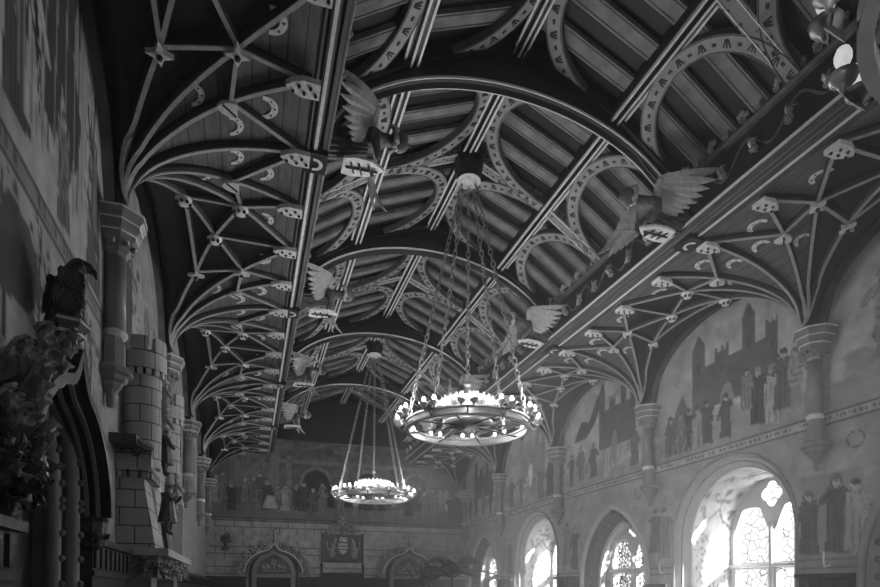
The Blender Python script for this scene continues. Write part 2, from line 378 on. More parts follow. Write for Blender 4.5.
# bay by the big window: castle and crowd
cv.castle(7.25, 4.5, 1.5, 1.15, .16); cv.poly([(8.9, 4.0), (8.3, 4.9), (8.0, 4.3), (7.5, 4.6), (7.9, 4.0)], .17)
cv.rect(5.8, 9.0, 3.84, 4.2, .34, .8)
for y, z, h, v, rb in ((6.5, 3.95, .85, .5, 1), (6.75, 4.0, .85, .1, 1), (6.32, 4.1, .85, .16, 1), (6.12, 4.05, .85, .4, 0), (7.35, 3.95, .7, .12, 1), (7.75, 3.95, .72, .14, 1), (7.95, 3.93, .7, .42, 1), (8.15, 3.93, .72, .12, 0), (8.35, 3.93, .7, .3, 1), (6.95, 4.25, .65, .3, 1), (8.6, 3.93, .7, .18, 1)):
    cv.person(y, z, h, v, rnd, bool(rb))
cv.rect(2.5, 5.6, 3.84, 4.2, .36, .8); cv.ell(4.6, 4.6, .5, .25, .2); cv.person(4.95, 4.3, 1.1, .4, rnd, False); cv.person(4.3, 4.1, 1.2, .22, rnd, True); cv.castle(3.6, 4.4, 1.2, 1.2, .16)
for x in (9.6, 10.2, 10.5, 11.0, 11.5, 11.9): cv.person(x, 3.9 + rnd.uniform(0, .15), rnd.uniform(.75, .95), rnd.choice([.12, .2, .4, .5]), rnd, rnd.random() > .4)
cv.poly([(10.6, 5.9), (10.9, 5.6), (11.2, 5.2), (11.5, 5.3), (11.8, 4.9), (11.3, 4.9), (11.0, 5.1), (10.7, 5.5)], .09); cv.castle(10.2, 4.5, 1.1, 1.3, .14)
for x in (12.9, 13.4, 13.8, 14.5, 15.1, 16.0, 16.6, 17.2, 17.8, 18.3): cv.person(x, 3.9, rnd.uniform(.8, 1.1), rnd.choice([.1, .2, .42]), rnd, rnd.random() > .4)
cv.castle(13.9, 4.6, 1.3, 1.2, .36); cv.castle(17.2, 4.5, 1.4, 1.2, .15)
# lower scenes beside the windows
cv.rect(5.2, 6.05, 1.5, 3.1, .3)
for y, z, h, v in ((5.55, 2.1, 1.0, .12), (5.93, 2.1, .85, .14), (5.3, 2.1, .9, .4), (8.75, 2.2, .9, .3), (9.0, 2.3, .8, .16), (11.75, 2.1, 1., .14), (12.1, 2.2, 1.0, .3), (15.2, 2.1, 1.0, .2), (15.6, 2.2, .9, .3)): cv.person(y, z, h, v, rnd)
for y in (5.75, 9.05, 12.3, 15.6): cv.rect(y - .12, y + .12, 3.35, 3.55, .42); cv.ell(y - .45 + .9 * (y > 6), 3.45, .09, .2, .42); cv.ring(y - .45 + .9 * (y > 6), 3.45, .1, .02, .12)
for k in range(5): cv.rect(YB, YE, 1.62 + .1 * k, 1.635 + .1 * k, .12, .8)
def inscription(cv, a0, a1, z, hgt, rn, base=.42):
    cv.rect(a0, a1, z - hgt / 2 - .025, z + hgt / 2 + .025, .08); cv.rect(a0, a1, z - hgt / 2, z + hgt / 2, base)
    a = a0 + .05
    while a < a1:
        w = rn.uniform(.03, .07)
        if rn.random() > .22: cv.rect(a, a + w, z - hgt * .3, z + hgt * .32, .14); cv.rect(a + w * .35, a + w * .6, z - hgt * .12, z + hgt * .15, base)
        a += w + .028
inscription(cv, YB, YE, 3.78, .09, rnd, .5)
def hole_r(A, B):
    h = np.zeros(A.shape, bool)
    for kd, c, hf, zs, za, xd in WINS + [('pointed', 4.1, 1.12, 1.85, 3.3, 7.4)]: h |= in_arch(c, hf + .03, zs, za + .03, kd, A, B)
    return h
me = cv.mesh('wall_right', lambda A, B: (XR + 0 * A, A, B), hole_r)
wr = link('wall_right', me); tag(wr, kind='structure')
# --- left wall
cv = Canvas(YB, YE, 0, 6.5, RES, .36)
cv.blotch(500, rnd, .26, .46, .4, (YB, YE, 2, 6.4), .5)
rl = random.Random(3)
for k in range(3):   # near bay: drapery, wings and robes above the band
    pass
cv.rect(2.4, 5.75, 3.86, 6.5, .5); cv.blotch(40, rl, .34, .52, .5, (2.4, 5.75, 3.9, 6.4), .5)
cv.poly([(4.15, 4.5), (4.5, 4.35), (4.85, 4.55), (5.05, 5.3), (4.9, 6.3), (4.3, 6.4), (3.95, 5.8)], .06)
cv.poly([(4.75, 5.3), (5.0, 4.9), (5.2, 5.2), (5.1, 5.9), (4.9, 6.2)], .4); cv.poly([(4.3, 4.3), (4.55, 4.0), (4.7, 4.4), (4.5, 4.9)], .45)
for k in range(9): cv.cap(4.1 + .11 * k, 4.2 + .1 * (k % 3), 4.2 + .1 * k, 5.6 + .2 * (k % 2), .012, .02, .07 if k % 2 else .3)
for y, z, h, v in ((3.35, 4.15, 1.7, .5), (3.7, 4.1, 1.5, .1), (3.95, 4.2, 1.1, .5), (5.35, 3.95, 1.25, .12), (5.2, 4.6, .9, .5), (4.55, 4.0, .8, .16)):
    cv.person(y, z, h, v, rl)
    for k in range(8): cv.cap(y + rl.uniform(-.14, .14), z + rl.uniform(.1, .5) * h, y + rl.uniform(-.14, .14), z + rl.uniform(.5, .9) * h, .008, .012, .03 if v > .3 else .3)
for k in range(10): cv.cap(5.5 - .02 * k, 4.25 + .1 * k, 5.12 + .03 * k, 4.5 + .12 * k, .012, .028, .08 if k % 2 else .34)
cv.poly([(5.25, 4.35), (5.4, 4.2), (5.45, 4.9), (5.3, 5.2)], .1); cv.ell(5.38, 4.75, .07, .32, .22)
cv.rect(2.4, 5.75, 2.3, 3.8, .46, .7); cv.blotch(30, rl, .3, .5, .5, (2.6, 5.7, 2.4, 3.7), .4)
cv.tree(4.08, 2.95, .8, rl, .06); cv.tree(3.55, 2.9, .8, rl, .06); cv.tree(4.7, 3.05, .65, rl, .06); cv.tree(5.3, 2.9, .8, rl, .07)
cv.poly([(3.45, 3.1), (3.95, 3.15), (4.1, 3.35), (3.9, 3.62), (3.6, 3.66), (3.45, 3.5)], .1); cv.cap(3.9, 3.55, 4.25, 3.25, .05, .03, .12); cv.ell(4.02, 3.62, .06, .08, .4)
cv.person(5.05, 2.6, 1.0, .08, rl); cv.person(5.5, 2.6, 1.0, .4, rl); cv.person(4.85, 3.0, .6, .14, rl)
for y0 in (5.75, 9.05, 12.35, 15.65):
    for k in range(5): cv.person(y0 + .4 + .6 * k, 3.95, rl.uniform(.9, 1.3), rl.choice([.1, .2, .4]), rl, rl.random() > .4)
    cv.tree(y0 + 1.2, 4.2, 1.4, rl)
inscription(cv, YB, YE, 3.87, .1, rl, .3)
DC = (4.05, .62, 2.35, 2.85)
me = cv.mesh('wall_left', lambda A, B: (XL + 0 * A, A, B), lambda A, B: in_arch(4.05, .68, 2.2, 2.95, 'pointed', A, B), flip=True)
wl = link('wall_left', me); tag(wl, kind='structure')
# --- end wall
ce = Canvas(XL, XR, 0, 8.0, RES, .42)
re_ = random.Random(11)
for k in range(9):     # ashlar courses
    z0 = 1.9 + k * .2
    ce.rect(XL, XR, z0, z0 + .014, .13)
    for j in range(16): x = XL + .25 + j * .52 + (.26 if k % 2 else 0); ce.rect(x, x + .014, z0, z0 + .2, .14)
ce.rect(XL, XR, 3.78, 8, .12); ce.blotch(260, re_, .06, .2, .5, (XL, XR, 3.8, 6.3), .5)
ce.rect(XL, XR, 3.8, 4.2, .2, .7)
for j in range(3): ce.rect(1.1 + j * 1.75, 1.25 + j * 1.75, 4.2, 5.7, .22); ce.ell(2.0 + j * 1.6, 4.9, .5, .55, .2); ce.ell(2.0 + j * 1.6, 4.85, .42, .48, .04)
ce.rect(.6, 6.0, 5.5, 5.62, .2); ce.castle(.2, 4.7, 1.3, 1.3, .2); ce.castle(6.2, 4.6, 1.2, 1.4, .2)
for j in range(30): ce.person(-.95 + j * .26 + re_.uniform(-.08, .08), 4.08 + re_.uniform(-.1, .22), re_.uniform(.75, .95), re_.choice([.05, .08, .14, .22, .38]), re_, re_.random() > .35)
ce.poly([(.4, 4.1), (.85, 4.1), (.75, 4.45), (.55, 4.5)], .5)
inscription(ce, XL, XR, 3.73, .06, re_, .22)
me = ce.mesh('wall_end', lambda A, B: (A, YE + 0 * A, B)); tag(link('wall_end', me), kind='structure')
mb = MB().span(XL - .3, XR + .3, YB - .25, YB, 0, 8); tag(mb.build('wall_back', M['stone']), kind='structure')
mb = MB().span(XL - .6, XL - .35, YB, YE, 0, 7).span(XL - .6, XR + 1.4, YE + .08, YE + .3, 0, 8.2); tag(mb.build('wall_outer', M['stone_dark']), kind='structure')

# ------------------------------------------------------------------ window and arch recesses of the right wall
def offs(P, c, zs, d):
    """shrink an outline towards its centre line by d"""
    out = []
    for a, b in P:
        v = Vector((c - a, (zs - b) if b > zs else 0)); l = v.length; v = v * (d / l) if l > 1e-6 else Vector((0, 0)); out.append((a + v.x, b + v.y))
    return out
def spiral(cv, a, b, r, v, s=1):
    p = None
    for k in range(15):
        t = k * .45; q = (a + s * r * (1 - t / 8) * math.cos(t), b + r * (1 - t / 8) * math.sin(t))
        if p: cv.cap(p[0], p[1], q[0], q[1], .009, .009, v)
        p = q
    cv.ell(a, b, r * .25, r * .25, v)
def window(i, kd, c, hf, zs, za, xd, y_in, group_dark=False):
    root = empty('window_%d' % i, (XR, c, 0)); tag(root, kind='structure')
    def W_(a, b, x): return (x - XR, a - c, b)
    # outer moulding
    P = [(a, b) for a, b in arch_pts(c, hf, zs, za, kd)]
    if kd == 'round':
        pr = [(-.02, 0), (-.02, .05), (.06, .07), (.09, .03), (.2, .02), (.24, 0), (.24, -.12), (-.02, -.12)]
        mb = MB(); mb.tube([W_(a, b, XR - .005) for a, b in P], .022, 8); mb.tube([W_(a, b, XR + .09) for a, b in offs(P, c, zs, .1)], .018, 8)
        mb.build('arch_moulding', M['stone'], root, smooth=True)
        P1 = offs(P, c, zs, .18)
    else:
        mb = MB()
        for d, r, x in ((.0, .05, XR - .02), (.3, .045, XR + .25)):
            Q = offs(P, c, zs, d); mb.tube([W_(a, b, x) for a, b in Q], r, 8)
        mb.build('arch_moulding', M['stone_pale'], root, smooth=True)
        Q0 = offs(P, c, zs, .0); Q1 = offs(P, c, zs, .3); mb = MB(); n = len(P)
        vs = [W_(a, b, XR) for a, b in Q0] + [W_(a, b, XR + .25) for a, b in Q1]
        mb.add(vs, [(k, k + 1, n + k + 1, n + k) for k in range(n - 1)]); mb.build('hollow_moulding', M['stone_dark'], root)
        mb = MB(); Q = offs(P, c, zs, .14)
        bf = MB().ball((0, 0, 0), .045, 8).mesh('ball_flower', M['stone_dark'], True)
        for k in range(3, len(Q) - 3, 3): link('ball_flower', bf, root, W_(Q[k][0], Q[k][1], XR + .08))
        for k in range(6):
            for e in (0, -1): link('ball_flower', bf, root, W_(Q[e][0], 1.2 + k * .2, XR + .08))
        P1 = offs(P, c, zs, .3)
    # splayed reveal, painted, from XR+.2 to the window plane
    wh = y_in; zt = za - .25; x0 = XR + .2
    cc = c + (.18 if kd == 'round' else -.04); P2 = arch_pts(cc, wh, zs + .1, zt, 'pointed')
    nd = 46; n = len(P1)
    # finely divided so the decoration can be painted on it
    def interp(P, m):
        P = np.array(P); s_ = np.r_[0, np.cumsum(np.hypot(*np.diff(P, axis=0).T))]; t = np.linspace(0, s_[-1], m); return np.stack([np.interp(t, s_, P[:, 0]), np.interp(t, s_, P[:, 1])], -1)
    m_ = 260; A1, A2 = interp(P1, m_), interp(P2, m_)
    rv = Canvas(0, 1, 0, 1, .01, .42)
    rv.na, rv.nb = m_, nd; rv.a = np.linspace(0, 1, m_); rv.b = np.linspace(0, 1, nd)
    # paint in (depth, height) space of the far jamb on a separate canvas then sample
    dw = xd - x0; pj = Canvas(0, dw, 0, 4.2, .02, .4); rr = random.Random(i)
    if kd == 'round':
        mid = dw * .5
        pj.rect(0, .03, 0, 4, .2); pj.rect(dw - .04, dw, 0, 4, .2)
        for s_ in (-1, 1):
            pj.cap(mid, 3.0, mid + s_ * .16, 2.8, .02, .02, .14); pj.cap(mid + s_ * .16, 2.8, mid + s_ * (mid - .06), 2.68, .02, .02, .14)
            pj.cap(mid + s_ * .25, 2.85, mid + s_ * .3, 2.95, .03, .04, .16)
        pj.cap(mid, 3.0, mid, 3.22, .018, .018, .14); pj.cap(mid - .12, 3.12, mid + .12, 3.12, .03, .03, .14); pj.ell(mid, 3.24, .05, .05, .14)
        for k in range(16):
            a, b = rr.uniform(.05, dw), rr.uniform(2.95, 4.0)
            if k % 2: 
                for t in range(4): pj.cap(a - .07 * math.cos(t * .8), b - .07 * math.sin(t * .8), a + .07 * math.cos(t * .8), b + .07 * math.sin(t * .8), .008, .008, .12)
            else: pj.cap(a - .05, b, a, b + .03, .02, .015, .14); pj.cap(a, b + .03, a + .05, b, .015, .02, .14)
        pj.cap(mid, .9, mid, 2.55, .014, .014, .1)
        for k in range(7):
            for s_ in (-1, 1):
                z = 1.0 + k * .24; spiral(pj, mid + s_ * mid * .5, z + .06, .1, .1, s_); pj.cap(mid, z - .1, mid + s_ * mid * .5, z + .16, .01, .01, .1)
                for q in range(5): pj.ell(mid + s_ * rr.uniform(.08, mid), z + rr.uniform(-.1, .12), .028, .016, .1, 1, rr.uniform(0, 3))
    else:
        for k in range(40): pj.ell(rr.uniform(0, dw), rr.uniform(1, 3.6), .03, .02, .14, 1, rr.uniform(0, 3))
        pj.cap(dw * .5, 1, dw * .5, 2.6, .015, .015, .14)
    Zs = A1[:, 1][:, None] * (1 - rv.b[None]) + A2[:, 1][:, None] * rv.b[None]
    ii = np.clip((rv.b[None] * (pj.na - 1) + 0 * Zs).astype(int), 0, pj.na - 1); jj = np.clip((Zs / 4.2 * (pj.nb - 1)).astype(int), 0, pj.nb - 1)
    rv.C = pj.C[ii, jj]
    me = rv.mesh('reveal', lambda A, B: (x0 - XR + B * dw, A1[:, 0][:, None] * (1 - B) + A2[:, 0][:, None] * B - c, A1[:, 1][:, None] * (1 - B) + A2[:, 1][:, None] * B))
    link('reveal', me, root)
    mb = MB(); Q = offs(P, c, zs, .18 if kd == 'round' else .3)
    # order between wall face and reveal
    vs = [W_(a, b, XR) for a, b in offs(P, c, zs, -.03)] + [W_(a, b, x0 + .02) for a, b in Q]
    mb.add(vs, [(k, k + 1, n + k + 1, n + k) for k in range(n - 1)])
    if kd == 'round': mb.build('inner_order', M['stone_pale'], root)
    # tracery plate
    P3 = arch_pts(cc, wh + .02, zs + .1, zt + .02, 'pointed', .9)
    def light(a0, a1, b0, b1, cusp=True):
        m = (a0 + a1) / 2; h = (a1 - a0) / 2; L_ = [(a0, b0)]
        for k in range(17):
            t = math.pi * k / 16; rr_ = 1 - .16 * abs(math.sin(t * 3)) ** .5 * (1 if cusp else 0) * (0 if k in (0, 16) else 1)
            L_.append((m - h * math.cos(t) * rr_, b1 - h * 1.15 + h * 1.3 * math.sin(t) * rr_))
        L_.append((a1, b0)); return L_
    g = .055; top = zs + .55 if kd == 'round' else 2.7; tr = 2.05
    lights = [light(cc - wh + .07, cc - g, tr + .05, top), light(cc + g, cc + wh - .07, tr + .05, top)]
    q = []; zq = top + .16; rq = .2 if kd == 'round' else .15
    for k in range(40):
        t = 2 * math.pi * k / 40 + math.pi / 4; q.append((cc + rq * (.72 + .28 * abs(math.cos(2 * t))) * math.cos(t), zq + rq * (.72 + .28 * abs(math.cos(2 * t))) * math.sin(t)))
    low = [[(cc - wh + .1, .95), (cc - wh + .1, tr - .05), (cc - g - .03, tr - .05), (cc - g - .03, .95)], [(cc + g + .03, .95), (cc + g + .03, tr - .05), (cc + wh - .1, tr - .05), (cc + wh - .1, .95)]]
    mb = plate_mb([P3] + lights + [q] + low, .14, lambda a, b, d: W_(a, b, xd + d)); mb.build('tracery', M['stone_pale'], root)
    mb = MB()
    mb.tube([W_(cc, .9, xd - .08), W_(cc, top - .3, xd - .08)], .045, 10); mb.tube([W_(cc - wh, tr, xd - .09), W_(cc + wh, tr, xd - .09)], .03, 8)
    mb.build('mullion', M['stone_pale'], root, smooth=True)
    mb = MB()
    mb.add([W_(cc - wh, .9, xd + .02), W_(cc + wh, .9, xd + .02), W_(cc + wh, zt + .05, xd + .02), W_(cc - wh, zt + .05, xd + .02)], [(0, 1, 2, 3)])
    mb.build('pane', M['pane' if kd == 'round' else 'pane_dense'], root)
    mb = MB().span(-.02, xd - XR + .1, -hf, hf, .8, .9); mb.build('window_sill', M['stone_pale'], root)
    # wall thickness around the window
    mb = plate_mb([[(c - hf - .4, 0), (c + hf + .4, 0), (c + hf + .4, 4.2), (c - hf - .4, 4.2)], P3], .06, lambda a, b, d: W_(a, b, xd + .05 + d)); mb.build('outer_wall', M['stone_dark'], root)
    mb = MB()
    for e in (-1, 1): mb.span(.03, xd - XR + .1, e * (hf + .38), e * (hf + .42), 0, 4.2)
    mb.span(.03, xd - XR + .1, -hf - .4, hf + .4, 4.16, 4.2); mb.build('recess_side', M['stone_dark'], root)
    return root
for i, (kd, c, hf, zs, za, xd) in enumerate(WINS): window(i + 1, kd, c, hf, zs, za, xd, .85 if kd == 'round' else .8)
# dark pointed passage nearest the camera on the right wall
def passage(c, hf, zs, za):
    root = empty('door_1', (XR, c, 0)); tag(root, kind='structure'); P = arch_pts(c, hf, zs, za, 'pointed')
    mb = MB()
    for d, r, x in ((.0, .05, -.02), (.3, .045, .25)): mb.tube([(x, a - c, b) for a, b in offs(P, c, zs, d)], r, 8)
    mb.build('arch_moulding', M['stone'], root, smooth=True)
    Q0 = offs(P, c, zs, 0); Q1 = offs(P, c, zs, .3); n = len(P)
    MB().add([(0, a - c, b) for a, b in Q0] + [(.25, a - c, b) for a, b in Q1], [(k, k + 1, n + k + 1, n + k) for k in range(n - 1)]).build('hollow_moulding', M['stone'], root)
    bf = MB().ball((0, 0, 0), .045, 8).mesh('ball_flower', M['stone_dark'], True)
    Q = offs(P, c, zs, .14); x = .08
    for k in range(3, len(Q) - 3, 3): link('ball_flower', bf, root, (x, Q[k][0] - c, Q[k][1]))
    for k in range(6):
        for e in (0, -1): link('ball_flower', bf, root, (x, Q[e][0] - c, 1.2 + k * .2))
    MB().add([(.25, a - c, b) for a, b in Q1] + [(1.0, a - c, b) for a, b in Q1], [(k, k + 1, n + k + 1, n + k) for k in range(n - 1)]).build('jamb', M['stone_dark'], root)
    MB().span(1.0, 1.05, -hf - .1, hf + .1, 0, 3.5).build('door_leaf', M['oak_dark'], root)
passage(4.1, 1.12, 1.85, 3.3)

# ------------------------------------------------------------------ vaulted ceiling along both walls
def zr_(u, v):
    vv = min(v, 3.3 - v); r = math.hypot(max(u, 0), max(vv, 0)); e = min(1, max(0, (1.65 - r) / 1.65)); return 4.92 + .84 * math.sqrt(1 - e * e)
def zs_(u, v):
    vv = min(v, 3.3 - v); r = math.hypot(max(u, 0), max(vv, 0)); e = min(1, max(0, (1.65 - r) / 1.65)); h = .84 + .26 * max(0, 1 - max(u, 0) / .13) ** 1.5
    return 4.92 + h * math.sqrt(1 - e * e)
def vault(side):
    """side -1 = left, +1 = right; bay from y=0 to y=3.3"""
    uw = (3.96 if side < 0 else 4.11) - 3.85
    def Q(u, v, dz=0.): return Vector((XC + side * (3.85 - u), v, zs_(u, v) + dz))
    root = empty('ceiling_vault'); tag(root, kind='structure')
    mb = MB(); us = [-uw + .001] + [.14 * k / 6 for k in range(6)] + [.14 + 1.44 * (k / 22) for k in range(23)]; nv = 44
    vs = [Q(u, 3.3 * j / nv) for u in us for j in range(nv + 1)]
    fs = [(i * (nv + 1) + j, i * (nv + 1) + j + 1, (i + 1) * (nv + 1) + j + 1, (i + 1) * (nv + 1) + j) for i in range(len(us) - 1) for j in range(nv)]
    mb.add(vs, fs)
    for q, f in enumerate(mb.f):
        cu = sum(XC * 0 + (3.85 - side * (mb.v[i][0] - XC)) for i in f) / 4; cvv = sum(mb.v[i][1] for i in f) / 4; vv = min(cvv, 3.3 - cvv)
        # panels between the outer ribs and the wall take the darker boards
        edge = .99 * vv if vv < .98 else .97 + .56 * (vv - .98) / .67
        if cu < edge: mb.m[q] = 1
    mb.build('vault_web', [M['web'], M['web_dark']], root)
    prof = [(-.03, -.01), (-.03, .03), (-.017, .055), (-.017, .065), (.017, .065), (.017, .055), (.03, .03), (.03, -.01)]
    def rib(p, q, cutcol=False):
        n = 14; pts = []; dn = []
        for k in range(n + 1):
            t = k / n; t = t ** 1.7 if cutcol else t
            u = p[0] + (q[0] - p[0]) * t; v = p[1] + (q[1] - p[1]) * t; pts.append(Vector((XC + side * (3.85 - u), v, zr_(u, v))))
            vv = min(max(v, .01), 3.29); a = Q(u + .02, vv) - Q(u - .02 if u > .02 else u, vv); b = Q(u, min(vv + .02, 3.3)) - Q(u, max(vv - .02, 0))
            nn = a.cross(b).normalized()
            if nn.z > 0: nn = -nn
            if k == 0 and cutcol: nn = Vector((-side * .9, 0, -.2))
            dn.append(nn)
        mb = MB(); mb.sweep(pts, prof, dn)
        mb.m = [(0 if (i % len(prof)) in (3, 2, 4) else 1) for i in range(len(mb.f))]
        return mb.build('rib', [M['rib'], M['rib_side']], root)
    def tw(v): return v
    C_ = (.0, .0)
    for f in (lambda v: v, lambda v: 3.3 - v):
        cp = (.0, f(.0)); N2 = (.9, f(.5)); N1 = (.97, f(.98)); Mn = (.42, f(.88)); Cn = (.68, 1.65); B0 = (1.53, f(0)); B1 = (1.53, f(.82)); Bm = (1.53, 1.65)
        for q in (N2, N1, Mn): rib(cp, q, True)
        for p, q in ((N2, B0), (N2, B1), (N2, N1), (N1, B1), (N1, Bm), (Mn, N1), (Mn, Cn), (N1, Cn)): rib(p, q)
    rib((.0, 0), (1.53, 0), True); rib((.68, 1.65), (1.53, 1.65)); rib((.42, .88), (.42, 2.42))
    # wall rib along the lunette
    pts = [(XC + side * (3.85 + uw - .03), 3.3 * k / 24, zs_(0, 3.3 * k / 24)) for k in range(25)]
    mb = MB(); mb.sweep(pts, [(-.05, -.03), (-.05, .05), (.05, .08), (.05, -.03)], [Vector((0, 1.65 - p[1], -1.2)) for p in pts]); mb.build('wall_rib', M['stone_dark'], root)
    # bosses
    def boss(kind, u, v):
        p = Q(u, v, -.1); mb = MB()
        if kind == 'shield':
            mb = plate_mb([[(-.075, .07), (.075, .07), (.08, 0), (.05, -.07), (0, -.11), (-.05, -.07), (-.08, 0)]], .03, lambda a, b, d: (side * b * -1 * .9, a, d - .01)); mb.mi = 1
            mb.tube([(-.05, -.05, -.03), (.05, .05, -.03)], .009, 5)
        elif kind == 'rose':
            mb.lathe((0, 0, -.02), [(.03, -.03), (.06, -.02), (.085, .03)], 12); mb.mi = 1
            for k in range(7): a = k * 2 * math.pi / 7; mb.ball((.06 * math.cos(a), .06 * math.sin(a), -.035), .02, 6)
        elif kind == 'edge':
            mb = plate_mb([[(-.08, -.1), (.08, -.1), (.085, .04), (.05, .12), (0, .17), (-.05, .12), (-.085, .04)]], .045, lambda a, b, d: (side * (b), a, d)); mb.mi = 1
            for k in range(5): mb.ball((side * (-.07 + .045 * k), .03 * (-1) ** k, -.03), .016, 6)
        elif kind == 'star':
            mb = plate_mb([[((.1 if k % 2 == 0 else .04) * math.cos(k * math.pi / 4), (.1 if k % 2 == 0 else .04) * math.sin(k * math.pi / 4)) for k in range(8)]], .04, lambda a, b, d: (a, b, d)); mb.mi = 1; mb.ball((0, 0, -.03), .025, 6)
        o = mb.build('boss', [M['gilt_pale'], M['mark']], root); o.location = p
    ks = ['rose', 'shield', 'star', 'shield']
    for j, (u, v) in enumerate(((.9, .5), (.97, .98), (.97, 2.32), (.9, 2.8))): boss(['shield', 'rose', 'star', 'shield'][j], u, v)
    boss('rose', .42, .88); boss('star', .42, 2.42); boss('rose', .68, 1.65)
    for v in (0, .825, 1.65, 2.475): boss('edge', 1.5, v)
    # painted crescent scrolls on the boards
    for (u, v, sz) in ((1.22, .42, 1), (1.25, 1.23, 1), (1.25, 2.07, 1), (1.22, 2.88, 1), (.95, .2, .9), (.66, .5, .8), (.66, 2.8, .8), (.95, 3.1, .9)):
        mb = MB(); P = []; n = 12
        for k in range(n + 1):
            a = R(-95 + 190 * k / n); w = .024 + .012 * math.sin(math.pi * k / n); P.append((a, w))
        vs = []
        for a, w in P:
            for rr in (.095 - w * .8, .095 + w * .8):
                uu = u + sz * rr * math.cos(a) - .05; v2 = v + sz * rr * math.sin(a) * 1.05; q = Q(uu, min(max(v2, 0), 3.3)); vs.append(q + Vector((0, 0, -.008)))
        mb.add(vs, [(2 * k, 2 * k + 2, 2 * k + 3, 2 * k + 1) for k in range(n)])
        mb.mi = 1
        for k in (3, 6, 9):
            a, w = P[k]; c = sum((vs[2 * k + e] for e in (0, 1)), Vector()) / 2; mb.box(c + Vector((0, 0, -.004)), (.016, .012, .004))
        mb.build('painted_scroll', [M['gilt_pale'], M['mark']], root)
    return root
BAYS = [-.85, 2.45, 5.75, 9.05, 12.35, 15.65]
for side in (-1, 1):
    pr = vault(side); pr.location = (0, BAYS[0], 0); sd = 'left' if side < 0 else 'right'
    for k, y in enumerate(BAYS[1:]):
        c = copy_tree(pr); c.location = (0, y, 0)

# ------------------------------------------------------------------ roof: wall beams, frieze, ridge, purlins, rafters
for side in (-1, 1):
    def X(h): return XC + side * h
    nm = 'left' if side < 0 else 'right'
    b = empty('cornice_beam'); tag(b, 'moulded oak cornice beam running the hall above the %s vault' % ('darker tower-side' if side < 0 else 'window-side'), 'beam', kind='thing')
    mb = MB(); y0, y1 = BAYS[0], YE
    def run(prof):   # prof: (half, z) polygon extruded along y
        k = len(prof); mb.add([(X(h), y0, z) for h, z in prof] + [(X(h), y1, z) for h, z in prof], [(j, (j + 1) % k, k + (j + 1) % k, k + j) for j in range(k)] + [tuple(range(k)), tuple(range(k, 2 * k))])
    run([(2.31, 5.97), (2.31, 5.79), (2.28, 5.74), (2.26, 5.74), (2.255, 5.79), (2.235, 5.79), (2.23, 5.76), (2.17, 5.76), (2.165, 5.80), (2.14, 5.80), (2.135, 5.77), (2.09, 5.77), (2.07, 5.81), (2.075, 5.85), (2.09, 5.86), (2.09, 5.89), (2.07, 5.90), (2.09, 5.97)])
    mb.build('beam_body', M['oak'], b)
    mb = MB(); mb.span(X(2.055), X(2.075), y0, y1, 5.885, 5.91); mb.span(X(2.185), X(2.215), y0, y1, 5.752, 5.765); mb.build('painted_line', M['line'], b)
    for y in BAYS:
        if y < 3: continue
        mb = MB(); mb.box((X(2.19), y + .12, 5.75), (.22, .28, .06)); mb.mi = 1
        vs = []
        for k in range(11):
            a = R(-100 + 200 * k / 10)
            for rr in (.05, .085): vs.append((X(2.17) - side * (rr * math.cos(a) - .03), y + .12 + rr * math.sin(a), 5.712))
        mb.add(vs, [(2 * k, 2 * k + 2, 2 * k + 3, 2 * k + 1) for k in range(10)]); mb.build('crescent_plaque', [M['oak_dark'], M['gilt_pale']], b)
    f = empty('carved_frieze'); tag(f, 'dark carved frieze with gilded crockets above the %s cornice beam' % ('tower-side' if side < 0 else 'window-side'), 'frieze')
    mb = MB(); k = 0
    def runm(m, prof):
        k = len(prof); m.add([(X(h), y0, z) for h, z in prof] + [(X(h), y1, z) for h, z in prof], [(j, (j + 1) % k, k + (j + 1) % k, k + j) for j in range(k)] + [tuple(range(k)), tuple(range(k, 2 * k))])
    runm(mb, [(2.13, 5.97), (2.13, 6.4), (2.22, 6.4), (2.22, 5.97)]); mb.build('frieze_board', M['oak_dark'], f)
    mb = MB(); runm(mb, [(2.08, 6.40), (2.06, 6.43), (2.08, 6.47), (2.22, 6.47), (2.22, 6.40)]); mb.build('rail', M['oak_mid'], f)
    # running carved tendril
    mb = MB(); n = 420; mb.tube([(X(2.12), y0 + (y1 - y0) * k / n, 6.19 + .11 * math.sin(k * .47)) for k in range(n + 1)], .014, 5); mb.build('carved_tendril', M['oak_mid'], f)
    rs = random.Random(5); m1 = MB().cluster((0, 0, 0), (-side * .8, 0, .3), .11, rs, 8).mesh('carved_rosette', M['gilt']); y = y0 + .2
    while y < y1 - .1:
        if y > 2.5: link('carved_rosette', m1, f, (X(2.1), y, 6.12), (rs.uniform(-.5, .5), 0, 0))
        y += .42
    m2 = MB(); m2.tube([(0, 0, 0), (0, 0, .1)], .014, 6)
    for q in ((0, .04, .09), (0, -.04, .09), (0, 0, .145), (-side * .02, 0, .1)): m2.ball(q, .028, 6)
    for e in (-1, 1): m2.leaf((0, 0, .02), (-side * .3, e, .5), (-side, 0, .5), .07, .04, .5, th=.004)
    m2 = m2.mesh('crocket', M['gilt']); y = y0 + .1
    while y < y1 - .1:
        if y > 2.0: link('crocket', m2, f, (X(2.1), y, 6.465), (0, 0, rs.uniform(-.4, .4)), (1, 1, 1.2))
        y += .22
    m3 = MB()
    for k in range(int((y1 - y0) / .22)): m3.box((X(2.17), y0 + .1 + k * .22, 6.50), (.05, .1, .08))
    m3.build('cresting', M['oak_mid'], f)
